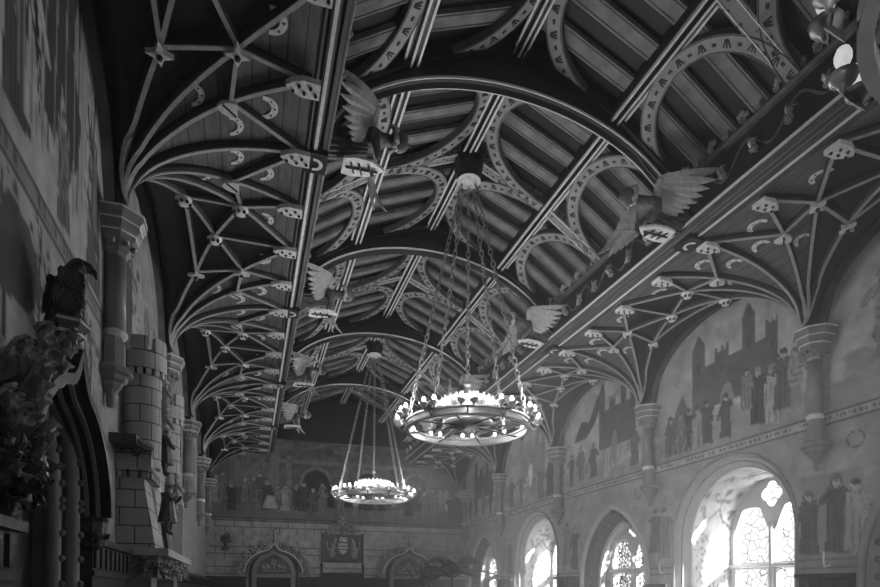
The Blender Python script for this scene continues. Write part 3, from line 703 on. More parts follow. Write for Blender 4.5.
# roof slopes
RO = .25
PR = [(2.2, 6.47), (1.225, 7.1), (0, 7.6)]
mb = MB()
for s in (-1, 1):
    for (h0, z0), (h1, z1) in zip(PR[:-1], PR[1:]):
        mb.add([(XC + s * h0, YB, z0 + .06), (XC + s * h1, YB, z1 + .06), (XC + s * h1, YE + .2, z1 + .06), (XC + s * h0, YE + .2, z0 + .06)], [(0, 1, 2, 3)])
    mb.add([(XC + s * 2.2, YB, 6.53), (XC + s * 2.2, YE + .2, 6.53), (XC + s * 4.2, YE + .2, 6.7), (XC + s * 4.2, YB, 6.7)], [(0, 1, 2, 3)])
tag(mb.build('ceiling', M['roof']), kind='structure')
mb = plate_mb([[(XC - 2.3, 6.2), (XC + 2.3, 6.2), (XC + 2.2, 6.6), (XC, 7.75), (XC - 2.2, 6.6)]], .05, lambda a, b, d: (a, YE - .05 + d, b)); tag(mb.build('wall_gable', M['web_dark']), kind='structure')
# longitudinal beams
def long_beam(name, h, z, label, cat='beam', w=.17):
    root = empty(name, (XC + h, 0, z)); tag(root, label, cat, kind='thing'); y0, y1 = BAYS[0], YE
    m = MB(); P = [(-w / 2, .16), (-w / 2, .03), (-w / 2 + .03, .01), (-.03, .01), (-.02, -.02), (.02, -.02), (.03, .01), (w / 2 - .03, .01), (w / 2, .03), (w / 2, .16)]; k = len(P)
    m.add([(a, y0, b) for a, b in P] + [(a, y1, b) for a, b in P], [(j, (j + 1) % k, k + (j + 1) % k, k + j) for j in range(k)]); m.build('beam_body', M['oak_dark'], root)
    m = MB(); m.span(-w / 2 + .002, -w / 2 + .026, y0, y1, -.008, .02).span(w / 2 - .026, w / 2 - .002, y0, y1, -.008, .02).span(-.011, .011, y0, y1, -.032, -.018); m.build('painted_line', M['line'], root)
long_beam('ridge_beam', 0, 7.47, 'dark ridge beam with three pale painted lines along the roof crown')
long_beam('purlin', -1.225, 6.99, 'dark lined purlin between the ridge and the tower-side wall')
long_beam('purlin', 1.225, 6.99, 'dark lined purlin between the ridge and the window-side wall')
# common rafters
def slope_pts(s, off=0.): return [Vector((XC + s * h, 0, z + off)) for h, z in PR]
def rafter_mesh(s, w, th, m1, m2, name):
    pts = slope_pts(s, .05); mb = MB(); prof = [(-w / 2, 0), (-w / 2, th), (w / 2, th), (w / 2, 0)]
    dn = Vector((-s * .4, 0, -1)); mb.sweep(pts, prof, dn); mb.mi = 1
    for e in (-1, 1): mb.sweep([p for p in pts], [(e * w * .36 - .006, th), (e * w * .36 - .006, th + .006), (e * w * .36 + .006, th + .006), (e * w * .36 + .006, th)], dn)
    return mb.mesh(name, [m1, m2])
for s in (-1, 1):
    sd = 'tower-side' if s < 0 else 'window-side'
    rm = rafter_mesh(s, .19, .05, M['rafter'], M['rafter_line'], 'rafter'); pm = rafter_mesh(s, .17, .12, M['chain_rafter'], M['line'], 'principal_rafter'); tm = rafter_mesh(s, .26, .17, M['oak_dark'], M['oak_mid'], 'truss_rafter')
    for k in range(int(19.3 / .4125)):
        y = BAYS[0] + k * .4125 + RO
        if k % 8 == 0: continue
        if k % 8 == 4:
            o = link('patterned_rafter', pm, None, (0, y, 0)); tag(o, 'patterned rafter midway between two trusses on the %s slope' % sd, 'rafter', 'patterned rafters of the %s slope' % sd)
        else:
            o = link('common_rafter', rm, None, (0, y, 0)); tag(o, 'pale painted common rafter on the %s slope of the roof' % sd, 'rafter', 'common rafters of the %s slope' % sd)
    # curved wind braces: arches lying in the roof slope, crown to the upper beam
    for lv in (0, 1):
        (h0, z0), (h1, z1) = PR[lv], PR[lv + 1]
        if lv == 0: h0, z0 = 2.12, 6.52
        A = Vector((XC + s * (h0 - .02), 0, z0 - .03)); B = Vector((XC + s * (h1 + .12), 0, z1 - .09)); up = (B - A); n_ = Vector((-s * .4, 0, -1)).normalized()
        pts = []; N = 22
        for k in range(N + 1):
            t = math.pi * k / N; pts.append(A + up * (abs(math.sin(t)) ** .85) + Vector((0, .825 * (1 - math.cos(t)), 0)) + Vector((0, 0, -.0)))
        mb = MB(); w = .085; mb.sweep(pts, [(-w, -.03), (-w, .05), (w, .05), (w, -.03)], n_)
        mb.m = [1 if (i % 4) != 1 else 0 for i in range(len(mb.f))]
        mb.mi = 2; L_ = 0; nx = .06; kk = 0
        for i in range(1, N):
            p, q = pts[i], pts[i + 1]; d = (q - p); 
            while L_ + d.length > nx:
                t = (nx - L_) / d.length; c = p + d * t + n_ * .053; dd = d.normalized(); b = dd.cross(n_); kk += 1
                if kk % 2:
                    for e in (-1, 0, 1): mb.sweep([c + dd * .035 * e - b * .035, c + dd * .035 * e * .3 + b * .04], [(-.007, -.003), (-.007, .004), (.007, .004), (.007, -.003)], n_)
                else: mb.sweep([c - dd * .02, c + dd * .02], [(-.014, -.003), (-.014, .004), (.014, .004), (.014, -.003)], n_)
                nx += .125
            L_ += d.length
        for e in (-1, 1): mb.sweep(pts, [(e * .075 - .004, .05), (e * .075 - .004, .054), (e * .075 + .004, .054), (e * .075 + .004, .05)], n_)
        me = mb.mesh('wind_brace', [M['brace'], M['rafter_line'], M['mark']])
        for j in range(12):
            y = BAYS[0] + 1.65 * j + RO
            if y + 1.65 > YE + .05: continue
            o = link('wind_brace', me, None, (0, y, 0)); tag(o, 'curved patterned wind brace %s purlin on the %s slope' % ('below the' if lv == 0 else 'between ridge and', sd), 'brace', '%s wind braces, %s' % (sd, 'lower tier' if lv == 0 else 'upper tier'))
# arched trusses
TL = ['large arched truss nearest the camera, springing above the biggest angel carvings', 'second arched truss, just behind the hanging boss of the nearer chandelier', 'third arched truss, just in front of the boss of the farther chandelier', 'most distant arched truss, small and dim before the far gable']
def truss(y, label):
    root = empty('roof_truss', (XC, y, 0)); tag(root, label, 'truss', 'arched trusses of the roof')
    A = []; n = 40
    for k in range(n + 1):
        t = math.pi * k / n; A.append(Vector((.03 - 2.11 * math.cos(t), 0, 5.82 + 1.22 * math.sin(t))))
    pass
    dn = [Vector((-p.x * .6, 0, -(p.z - 5.0))) for p in A]
    prof = [(-.08, -.2), (-.08, -.06), (-.06, -.03), (-.03, -.02), (0, .02), (.03, -.02), (.06, -.03), (.08, -.06), (.08, -.2)]
    mb = MB(); mb.sweep(A, prof, dn); mb.build('arch_rib', M['oak_dark'], root)
    mb = MB()
    for e in (-1, 1): mb.sweep(A, [(e * .07 - .006, -.055), (e * .07 - .006, -.03), (e * .07 + .006, -.03), (e * .07 + .006, -.055)], dn)
    mb.build('painted_line', M['line'], root)
    # spandrel boards between arch and rafters
    for s in (-1, 1):
        top = [(s * 2.2, 6.5), (s * 1.225, 7.12), (0, 7.62)]; low = [(p.x, p.z + .1) for p in A if p.x * s >= -1e-6]
        low = sorted(low, key=lambda q: -abs(q[0])); ol = low + top[::-1]
        # keep only a plate around the rafter
        plate_mb([[(s * 2.2, 6.5), (s * 1.225, 7.12), (0, 7.62), (0, 7.1), (s * .9, 6.98), (s * 1.5, 6.72), (s * 1.9, 6.4), (s * 2.1, 6.05)]], .07, lambda a, b, d: (a, d, b)).build('spandrel', M['oak_dark'], root)
    for s in (-1, 1):
        mb = MB().sweep([Vector((s * h, 0, z + .04)) for h, z in PR], [(-.13, 0), (-.13, .14), (.13, .14), (.13, 0)], Vector((-s * .4, 0, -1))); mb.build('principal_rafter', M['oak_dark'], root)
for k, y in enumerate(BAYS[2:]): truss(y + RO, TL[k])

# ------------------------------------------------------------------ carved angels at the truss feet
def wing_mb(e):
    """wing on side e of the angel: e=-1 raised, e=+1 drooping; local x points into the hall"""
    mb = MB(); root = Vector((.26, .08 * e, .12))
    if e < 0: wrist = root + Vector((.05, -.16, .17)); D = Vector((-.42, -.6, -.22)); nrm = Vector((.5, -.3, .6))
    else: wrist = root + Vector((.1, .2, .1)); D = Vector((.02, .5, -.42)); nrm = Vector((.6, .2, .5))
    nrm = D.cross(wrist - root).normalized()
    D.normalize(); mb.tube([root, root.lerp(wrist, .6) + Vector((0, 0, .03)), wrist], [.045, .05, .035], 8)
    for k in range(8):     # long feathers
        t = k / 7; p = root.lerp(wrist, 1 - t * .95); d = (D + Vector((0, 0, -.35 * t)) + (root - wrist).normalized() * .35 * t).normalized()
        mb.leaf(p, d, nrm, (.66 if e < 0 else .58) - .34 * t, .07, .18 if k else .4, th=.008, lobes=0)
    for k in range(14):    # scale feathers
        t = (k % 7) / 7; p = root.lerp(wrist, 1 - t) + nrm * .03 + D * (.09 * (k // 7)); mb.leaf(p, D + Vector((0, 0, -.3 * t)), nrm, .15, .06, .2, th=.008, lobes=0)
    return mb
def angel_proto():
    root = empty('carved_angel')
    # torso leans out from the truss foot horizontally, draped robe narrowing to the wall
    pts = [(.18, 0, .08), (.0, 0, .04), (-.2, 0, 0), (-.42, 0, -.02), (.34, 0, .13), (.45, 0, .16), (.55, 0, .16),
           (.3, .14, .09), (.3, .2, -.05), (.36, .1, -.14), (.3, -.14, .09), (.3, -.2, -.05), (.36, -.1, -.14)]
    ed = [(0, 1), (1, 2), (2, 3), (0, 4), (4, 5), (5, 6), (4, 7), (7, 8), (8, 9), (4, 10), (10, 11), (11, 12)]
    me = skin_mesh('body', pts, ed, [.12, .13, .14, .1, .1, .05, .07, .06, .045, .035, .06, .045, .035], M['robe'], 1)
    link('body', me, root)
    mb = MB(); mb.ball((.58, 0, .17), .095, 12, (1.05, .85, 1.1)); mb.ball((.675, 0, .155), .02, 6, (1, .7, 1.2)); mb.ball((.66, .034, .19), .014, 5).ball((.66, -.034, .19), .014, 5); mb.build('face', M['skin'], root, smooth=True)
    mb = MB(); rs = random.Random(2)
    for k in range(26):
        a = rs.uniform(0, 2 * math.pi); b_ = rs.uniform(-.3, 1.4); mb.ball((.55 - .03 * rs.random() + .03 * math.sin(b_) - .02, .1 * math.cos(b_ * .8) * math.cos(a), .18 + .1 * math.sin(a) * math.cos(b_ * .6)), .03, 6)
    mb.build('curly_hair', M['gilt'], root)
    for e in (-1, 1): wing_mb(e).build('wing', M['wing'], root)
    mb = plate_mb([[(-.14, .24), (.14, .24), (.17, .1), (.14, -.1), (.06, -.22), (0, -.28), (-.06, -.22), (-.14, -.1), (-.17, .1)]], .025, lambda a, b, d: (.2 - b * .8, a * .8, -.17 + d - .06 * b)); mb.build('shield', M['gilt_pale'], root)
    mb = MB(); mb.tube([(.04, 0, -.2), (.36, 0, -.19)], .012, 6)
    for q in (.08, .16, .26): mb.tube([(q, -.07, -.195), (q + .05, .07, -.195)], .01, 6)
    mb.ball((.31, .04, -.19), .022, 6); mb.build('shield_emblem', M['mark'], root)
    mb = MB(); rs = random.Random(9)
    for k in range(4): mb.cluster((-.42 + .06 * k, .08 * (-1) ** k, -.12), (0, 0, -1), .1, rs, 5)
    mb.build('carved_cloud', M['gilt'], root)
    # drapery folds
    mb = MB()
    for k in range(9):
        a = (k - 4) * .35; mb.tube([(.25, .1 * math.sin(a), .08 - .1 * math.cos(a)), (-.05, .15 * math.sin(a), .04 - .14 * math.cos(a)), (-.42, .15 * math.sin(a), -.02 - .15 * math.cos(a))], .014, 5)
    mb.build('robe_fold', M['oak_mid'], root)
    return root
ang = angel_proto()
names = ['beside the crescent plaque nearest the camera', 'behind the nearest dark angel', 'third in line along the tower-side beam', 'fourth in line, small above the far arch', 'last of the tower-side row']
first = True
for side in (-1, 1):
    for k, y in enumerate(BAYS[2:]):
        o = ang if first else copy_tree(ang); first = False
        o.location = (XC + side * 1.93, y + .15, 5.98); o.rotation_euler = (0, 0, 0 if side < 0 else math.pi); o.scale = (1, -side * 1., 1)
        w = ['nearest the camera, wings spread', 'second from the camera', 'third from the camera', 'farthest, by the end wall'][k]
        tag(o, 'carved winged angel with shield on the %s beam, %s' % ('tower-side' if side < 0 else 'window-side', w), 'angel carving', 'angels at the truss feet')

# ------------------------------------------------------------------ columns along the walls
def column_proto(xw):
    """local origin on the wall face at floor; x towards hall"""
    root = empty('wall_column'); x = xw; o8 = math.pi / 8
    mb = MB(); mb.lathe((x, 0, 0), [(.09, 4.52), (.1, 4.55), (.12, 4.57), (.12, 4.60), (.14, 4.64), (.18, 4.67), (.18, 4.71), (.215, 4.74), (.215, 4.8), (.25, 4.84), (.25, 4.89), (.23, 4.91)], 8, ph=o8)
    for k in range(8):
        a = k * math.pi / 4; mb.ball((x + .145 * math.cos(a), .145 * math.sin(a), 4.62), .03, 6)
    mb.build('capital', M['stone_dark'] if False else M['column'], root)
    mb = MB(); mb.lathe((x, 0, 0), [(.183, 4.70), (.188, 4.712), (.18, 4.72)], 8, ph=o8); mb.lathe((x, 0, 0), [(.218, 4.79), (.223, 4.8), (.215, 4.81)], 8, ph=o8); mb.lathe((x, 0, 0), [(.253, 4.88), (.258, 4.895), (.25, 4.90)], 8, ph=o8); mb.build('gilded_edge', M['gilt_pale'], root)
    mb = MB().lathe((x, 0, 0), [(.085, 3.84), (.085, 4.53)], 20); mb.build('shaft', M['column'], root, smooth=True)
    mb = MB(); mb.lathe((x, 0, 0), [(.085, 3.78), (.1, 3.8), (.1, 3.83), (.085, 3.85)], 16); mb.build('shaft_ring', M['gilt_pale'], root, smooth=True)
    mb = MB(); mb.lathe((x - .02, 0, 0), [(.095, 3.5), (.108, 3.52), (.108, 3.7), (.085, 3.78)], 8, ph=o8); mb.build('pedestal', M['stone'], root)
    mb = MB(); mb.lathe((x - .03, 0, 0), [(.0, 3.17), (.035, 3.19), (.04, 3.23), (.03, 3.25), (.06, 3.3), (.09, 3.33), (.1, 3.36), (.13, 3.38), (.14, 3.42), (.18, 3.44), (.18, 3.48), (.15, 3.51)], 8, ph=o8); mb.ball((x - .03, 0, 3.17), .035, 8); mb.build('corbel', M['stone'], root)
    # springer block bundling the ribs
    mb = MB(); mb.lathe((x, 0, 0), [(.06, 4.9), (.05, 5.1), (.04, 5.2)], 8, ph=o8); mb.build('springer', M['rib_side'], root)
    return root
pc = column_proto(.11); first = True
CN = ['nearest the camera', 'second from the camera', 'third from the camera', 'fourth from the camera', 'in the far corner']
for side in (-1, 1):
    xw = XL if side < 0 else XR
    for k, y in enumerate(BAYS[2:] + [18.56]):
        o = pc if first else copy_tree(pc); first = False; o.location = (xw, y, 0); o.rotation_euler = (0, 0, 0 if side < 0 else math.pi)
        o.scale.z = .93 if side < 0 else 1; o.location.z = .24 if side < 0 else 0; o.location.x -= .03 if side < 0 else 0
        tag(o, 'stone wall column on a corbel, %s, on the %s wall' % (CN[k], 'tower-side' if side < 0 else 'window-side'), 'column', 'wall columns under the vault ribs', kind='thing')

# ------------------------------------------------------------------ chandeliers
def chandelier_proto(top=7.42):
    """origin at the ceiling boss on the ridge; ring hangs below"""
    root = empty('ring_chandelier'); zr = 3.83 - top; RR = .825
    def circ(r, z, n=48): return [(r * math.cos(2 * math.pi * k / n), r * math.sin(2 * math.pi * k / n), z) for k in range(n)]
    mb = MB(); mb.sweep(circ(RR, zr), [(-.012, -.04), (-.028, -.055), (-.028, -.035), (-.012, -.025), (-.012, .025), (-.028, .035), (-.028, .055), (.028, .055), (.028, .035), (.012, .025), (.012, -.025), (.028, -.035), (.028, -.055)], Vector((0, 0, -1)), closed=True); mb.build('ring', M['iron'], root)
    mb = MB(); mb.sweep(circ(.36, zr + .26, 36), [(-.01, -.09), (-.01, .09), (.01, .09), (.01, -.09)], Vector((0, 0, -1)), closed=True)
    for k in range(24): a = k * math.pi / 12; mb.box((.36 * math.cos(a), .36 * math.sin(a), zr + .36), (.03, .03, .04))
    mb.build('crown_ring', M['crown'], root)
    mb = MB(); mb.lathe((0, 0, zr + .04), [(.02, -.12), (.05, -.08), (.03, -.04), (.2, -.02), (.34, .0), (.34, .03), (.1, .05), (.03, .1)], 24); mb.build('hub', M['iron'], root, smooth=True)
    for k in range(8):
        a = k * math.pi / 4 + .2; MB().tube([(.1 * math.cos(a), .1 * math.sin(a), zr + .02), (RR * math.cos(a), RR * math.sin(a), zr - .02)], .011, 6).build('spoke', M['iron_dark'], root)
    for k in range(4):
        a = k * math.pi / 2 + .4; MB().tube([(.4 * math.cos(a), .4 * math.sin(a), zr + .16), (.7 * math.cos(a), .7 * math.sin(a), zr + .02)], .01, 6).build('strut', M['iron_dark'], root)
    def chain(p, q):
        p, q = Vector(p), Vector(q); L = (q - p).length; n = int(L / .085); d = (q - p).normalized(); u = d.orthogonal().normalized(); mb = MB()
        for k in range(n):
            c = p + d * (k + .5) * L / n; w = u if k % 2 else d.cross(u)
            mb.tube([c + d * .056 * math.cos(t) + w * .027 * math.sin(t) for t in [2 * math.pi * j / 8 for j in range(8)]], .009, 4, closed=True)
        return mb.build('chain', M['chain'], root)
    top_r = .1
    for a in (-110 + 68, -110 - 68, -110 + 139, -110 - 139):   # placed round the ring
        a = R(a); chain((RR * math.cos(a), RR * math.sin(a), zr + .09), (top_r * math.cos(a), top_r * math.sin(a), -.3))
    mb = MB().tube([(0, 0, zr + .05), (0, 0, zr + .62)], .02, 8); mb.lathe((0, 0, zr + .55), [(.02, 0), (.05, .03), (.02, .08)], 10); mb.build('stem', M['iron'], root); chain((0, 0, zr + .6), (0, 0, -.33))
    mb = MB(); mb.lathe((0, 0, 0), [(.1, -.22), (.16, -.2), (.18, -.14), (.2, -.04), (.2, .06)], 12); mb.build('ceiling_boss', M['oak_dark'], root)
    mb = MB(); mb.lathe((0, 0, -.25), [(.13, 0), (.165, .015), (.14, .04)], 16)
    for k in range(6): a = k * math.pi / 3; mb.ball((.09 * math.cos(a), .09 * math.sin(a), -.25), .045, 8, (1, 1, .5))
    mb.build('boss_rosette', M['gilt_pale'], root)
    cup = MB(); cup.lathe((0, 0, 0), [(.012, -.05), (.02, -.03), (.03, -.02), (.055, .0), (.065, .025), (.06, .025), (.045, .008), (.02, .0)], 14); cup.tube([(0, 0, 0), (0, 0, .04)], .014, 8); cupm = cup.mesh('lamp_cup', M['iron'], True)
    bl = MB(); bl.lathe((0, 0, .035), [(.01, 0), (.018, .01), (.024, .028), (.021, .046), (.011, .062), (.003, .068)], 10); bm_ = bl.mesh('bulb', M['bulb'], True)
    for k in range(12):
        ac = k * math.pi / 6 + R(9.7)
        mb = MB(); mb.tube([(RR * math.cos(ac), RR * math.sin(ac), zr), ((RR + .07) * math.cos(ac), (RR + .07) * math.sin(ac), zr - .06), ((RR + .13) * math.cos(ac), (RR + .13) * math.sin(ac), zr + .02)], .012, 6)
        mb.tube([((RR + .12) * math.cos(ac + e), (RR + .12) * math.sin(ac + e), zr + .01) for e in (-.08, 0, .08)], .01, 6); mb.build('bracket', M['iron_dark'], root)
        for e in (-.08, .08):
            a = ac + e; c = link('lamp_cup', cupm, root, ((RR + .13) * math.cos(a), (RR + .13) * math.sin(a), zr + .07)); link('bulb', bm_, c)
    for k in range(8):
        a = k * math.pi / 4 + R(-110.3 + 22.5 + 45 * 0); c = link('lamp_cup', cupm, root, (.43 * math.cos(a), .43 * math.sin(a), zr + .22)); link('bulb', bm_, c)
    for k in range(6):
        l = bpy.data.lights.new('chandelier_light', 'POINT'); l.energy = 28; l.shadow_soft_size = .1
        lo = bpy.data.objects.new('chandelier_light', l); COL.objects.link(lo); lo.parent = root; a = k * math.pi / 3 + R(9.7); lo.location = (.98 * math.cos(a), .98 * math.sin(a), zr + .2)
    return root
ch = chandelier_proto()
ub = MB().lathe((0, 0, .02), [(.03, 0), (.034, .02), (.024, .035), (.026, .05), (.036, .075), (.036, .1), (.026, .125), (.004, .135)], 14).mesh('bulb', M['opal'], True)
CH = [(7.65, 'lit iron ring chandelier on chains nearer the camera, middle of the hall'), (14.0, 'smaller looking lit ring chandelier hanging far down the hall'), (1.1, 'ring chandelier at the upper right corner, only its rim and opal lamps visible')]
for k, (y, lb) in enumerate(CH):
    o = ch if k == 0 else copy_tree(ch); o.location = (XC + .05, y, 7.42)
    if k == 2: o.rotation_euler.z = R(4)
    if k == 2:      # opal lamps, barely glowing
        for c in list(o.children):
            if c.type == 'LIGHT': bpy.data.objects.remove(c)
            elif c.name.startswith('lamp_cup'):
                for b_ in c.children: b_.data = ub
    tag(o, lb, 'chandelier', 'ring chandeliers')

exec_later = []
# ------------------------------------------------------------------ end wall furnishings
def ogee_door(xc, label, idx):
    root = empty('ogee_doorway', (xc, YE, 0)); tag(root, label, 'doorway', 'ogee doorways of the end wall', kind='thing')
    P = arch_pts(0, .8, 2.15, 2.98, 'ogee'); k0 = 2
    def at(q, y): return (q[0], y, q[1])
    H = [q for q in P if q[1] >= 2.14]
    dn = [Vector((-a, 0, 1.9 - b)) for a, b in H]
    MB().sweep([at(q, -.08) for q in H], [(-.08, -.03), (-.08, .04), (-.04, .06), (.08, .05), (.08, -.03)], dn).build('hood_mould', M['stone_dark'], root)
    MB().sweep([at(q, -.1) for q in H], [(.04, -.045), (.04, -.02), (.07, -.02), (.07, -.045)], dn).build('gilded_edge', M['gilt_pale'], root)
    MB().sweep([at(q, -.1) for q in H], [(-.1, -.05), (-.1, -.02), (-.07, -.02), (-.07, -.05)], dn).build('gilded_edge', M['gilt_pale'], root)
    P2 = arch_pts(0, .56, 2.1, 2.75, 'pointed', n=16)
    MB().sweep([at(q, -.05) for q in P2], [(-.05, -.07), (-.05, .06), (.05, .06), (.05, -.07)], [Vector((-a, 0, (2.1 - b) if b > 2.1 else 0)) for a, b in P2]).build('door_arch', M['stone'], root)
    P3 = arch_pts(0, .68, 2.12, 2.86, 'pointed', n=16)
    MB().sweep([at(q, -.03) for q in P3], [(-.03, -.05), (-.03, .05), (.04, .05), (.04, -.05)], [Vector((-a, 0, (2.1 - b) if b > 2.1 else 0)) for a, b in P3]).build('inner_mould', M['oak_dark'], root)
    plate_mb([[(q[0], max(q[1], 2.02)) for q in P2]], .03, lambda a, b, d: (a, -.03 + d, b)).build('tympanum', M['stone_dark'], root)
    rs = random.Random(idx); mb = MB()
    for k in range(5): mb.cluster((-.3 + .15 * k, -.08, 2.28), (0, -.4, 1), .16, rs, 5)
    mb.tube([(-.35, -.06, 2.2), (.35, -.06, 2.2)], .03, 6); mb.tube([(0, -.06, 2.2), (0, -.06, 2.45)], .03, 6)
    mb.cluster((0, -.08, 2.42), (0, -.3, 1), .16, rs, 6); mb.build('tympanum_carving', M['carve'], root)
    MB().span(-.5, .5, -.08, .0, 2.0, 2.1).build('lintel', M['stone'], root)
    MB().span(-.5, .5, -.02, .0, 0, 2.0).build('door_leaf', M['oak_dark'], root)
    m = MB().cluster((0, 0, 0), (0, -.5, .8), .24, rs, 8).mesh('crocket', M['carve'])
    for s in (-1, 1):
        for t in (.02, .2, .38, .56, .74):
            q = H[int(t * (len(H) // 2))]; v = Vector((q[0], q[1] - 2.0)).normalized(); link('crocket', m, root, (s * (abs(q[0]) + .12 * abs(v.x)), -.1, q[1] + .12 * v.y), (0, s * math.atan2(abs(v.x), v.y), 0))
    mb = MB().tube([(0, -.08, 2.95), (0, -.08, 3.4)], .035, 8)
    for a in (-1, 1): mb.cluster((a * .12, -.1, 3.33), (a, -.3, .3), .15, rs, 5)
    mb.cluster((0, -.1, 3.43), (0, -.2, 1), .15, rs, 6); mb.lathe((0, -.08, 3.12), [(.03, -.04), (.07, 0), (.03, .04)], 8); mb.build('finial', M['carve'], root)
ogee_door(.75, 'ogee doorway with leafy crockets near the tower-side end of the far wall', 1)
ogee_door(4.95, 'ogee doorway with leafy crockets beside the palms on the far wall', 2)
def arms():
    root = empty('coat_of_arms', (2.82, YE, 2.95)); tag(root, 'carved coat of arms panel with crowned shield between the two far doorways', 'coat of arms')
    MB().span(-.62, .62, -.06, 0, -.42, .42).build('panel', M['carve_dark'], root)
    mb = MB().span(-.65, .65, -.1, 0, -.46, -.4).span(-.65, -.6, -.1, 0, -.42, .45).span(.6, .65, -.1, 0, -.42, .45); mb.build('panel_frame', M['oak_dark'], root)
    plate_mb([[(-.14, .16), (.14, .16), (.15, 0), (.09, -.14), (0, -.2), (-.09, -.14), (-.15, 0)]], .04, lambda a, b, d: (a, -.12 + d, b - .02)).build('shield', M['gilt'], root)
    MB().span(-.13, .13, -.15, -.14, .03, .06).span(-.13, .13, -.15, -.14, -.07, -.04).build('shield_bars', M['mark'], root)
    mb = MB().lathe((0, -.14, .19), [(.12, 0), (.13, .04), (.12, .05)], 12)
    for k in range(5): mb.ball((-.1 + .05 * k, -.2, .28 + .02 * (k % 2)), .025, 6); mb.tube([(-.1 + .05 * k, -.19, .22), (-.1 + .05 * k, -.2, .28)], .012, 5)
    mb.build('crown', M['gilt_pale'], root)
    rs = random.Random(4)
    for s in (-1, 1):   # two supporters, rearing beasts
        pts = [(s * .33, -.12, -.2), (s * .35, -.13, .0), (s * .3, -.15, .18), (s * .25, -.18, .28), (s * .2, -.2, .27), (s * .22, -.16, .1), (s * .2, -.16, -.02), (s * .28, -.14, -.36), (s * .42, -.12, -.36), (s * .5, -.12, 0), (s * .5, -.12, .2)]
        me = skin_mesh('supporter', pts, [(0, 1), (1, 2), (2, 3), (3, 4), (2, 5), (1, 6), (0, 7), (0, 8), (0, 9), (9, 10)], [.09, .1, .07, .065, .03, .035, .035, .04, .04, .02, .03], M['carve'], 1); link('supporter', me, root)
    mb = MB()
    for k in range(10): a = R(20 + 14 * k + (30 if k > 4 else 0)); mb.cluster((.34 * math.cos(a), -.1, .46 + .12 * math.sin(a)), (math.cos(a), -.4, .7), .24, rs, 6)
    mb.cluster((0, -.12, .62), (0, -.2, 1), .3, rs, 10); mb.cluster((0, -.1, .85), (0, -.1, 1), .26, rs, 9); mb.tube([(0, -.08, .4), (0, -.08, .9)], .06, 8); mb.build('crest_foliage', M['carve'], root)
arms()
def bracket(x, z, label, s):
    rs = random.Random(int(x * 10)); mb = MB()
    for k in range(6): mb.cluster((rs.uniform(-.12, .12), -.1 - .04 * k % .15, rs.uniform(-.15, .25)), (rs.uniform(-1, 1), -.6, rs.uniform(-.2, 1)), .2, rs, 6)
    mb.tube([(0, 0, -.1), (0, -.12, 0), (0, -.12, .25)], .05, 8); o = mb.build('leaf_bracket', M['carve_dark' if s else 'carve']); o.location = (x, YE, z); tag(o, label, 'bracket')
bracket(-.62, 2.95, 'dark carved leaf bracket on the far wall, tower-side corner', 1)
bracket(6.2, 2.75, 'carved figure bracket with foliage beside the far palms', 0)
# panelling
def panelling(name, x0, x1, y0, y1, z1, label, posts=(), axis=0):
    root = empty(name, ((x0 + x1) / 2, (y0 + y1) / 2, 0)); tag(root, label, 'panelling', kind='thing'); ox, oy = root.location.x, root.location.y
    MB().span(x0 - ox, x1 - ox, y0 - oy, y1 - oy, 0, z1).build('panel_body', M['oak_dark'], root)
    e = .04; a0 = 0 if x0 <= XL else e; a1 = 0 if x1 >= XR else e; b1 = 0 if y1 >= YE else e
    MB().span(x0 - ox - a0, x1 - ox + a1, y0 - oy - e, y1 - oy + b1, z1 - .05, z1).span(x0 - ox - a0 / 2, x1 - ox + a1 / 2, y0 - oy - e / 2, y1 - oy + b1 / 2, z1 - .28, z1 - .24).build('cornice', M['oak_low'], root)
    L = (x1 - x0) if axis == 0 else (y1 - y0); n = max(2, int(L / .16)) if L < 5 else int(L / .32)
    for k in range(n):
        mb = MB(); t = -L / 2 + (k + .5) * L / n
        if axis == 0: mb.span(t - .05, t + .05, y0 - oy - .02, y0 - oy, z1 - .22, z1 - .07)
        else: s = 1 if x0 < XC else -1; xx = (x1 - ox) if s > 0 else (x0 - ox); mb.span(xx, xx + s * .02, t - .05, t + .05, z1 - .22, z1 - .07)
        mb.build('carved_panel', M['oak_low'], root)
    return root
panelling('wall_panelling', XL, -.05, YE - .12, YE, 2.02, 'dark oak panelling on the far wall, tower-side of the first doorway')
p = panelling('wall_panelling', 1.5, 4.2, YE - .12, YE, 2.02, 'dark oak panelling under the coat of arms between the far doorways')
mb = MB()
for x in (-.68, .6): mb.span(x - .03, x + .03, -.1, -.02, 1.9, 2.35); mb.lathe((x, -.06, 2.35), [(.04, 0), (.05, .03), (.0, .2)], 6)
mb.span(-.65, .57, -.06, -.02, 1.95, 2.17); mb.build('high_back', M['oak_dark'], p)
panelling('wall_panelling', 5.75, XR, YE - .12, YE, 2.0, 'dark oak panelling on the far wall behind the palms')
panelling('wall_panelling', XR - .08, XR, 5.3, 6.0, 1.85, 'dark panelling under the lower mural between dark arch and big window', axis=1)
panelling('wall_panelling', XR - .08, XR, 8.6, 9.1, 1.75, 'dark panelling between the big round window and the first pointed one', axis=1)
panelling('wall_panelling', XR - .08, XR, 11.5, 12.45, 1.95, 'dark panelling between the first pointed window and second round one', axis=1)
panelling('wall_panelling', XR - .08, XR, 14.95, 15.85, 1.95, 'dark panelling before the farthest pointed window', axis=1)
# small candle hooks
for y, lb in ((8.72, 'small pale wall hook between the big window and pointed window'), (5.62, 'small pale wall hook beside the dark passage arch')):
    mb = MB().tube([(XR - .02, y, 1.95), (XR - .1, y, 1.93), (XR - .12, y, 2.0), (XR - .12, y, 2.12)], .012, 6); o = mb.build('wall_hook', M['gilt_pale']); tag(o, lb, 'hook')

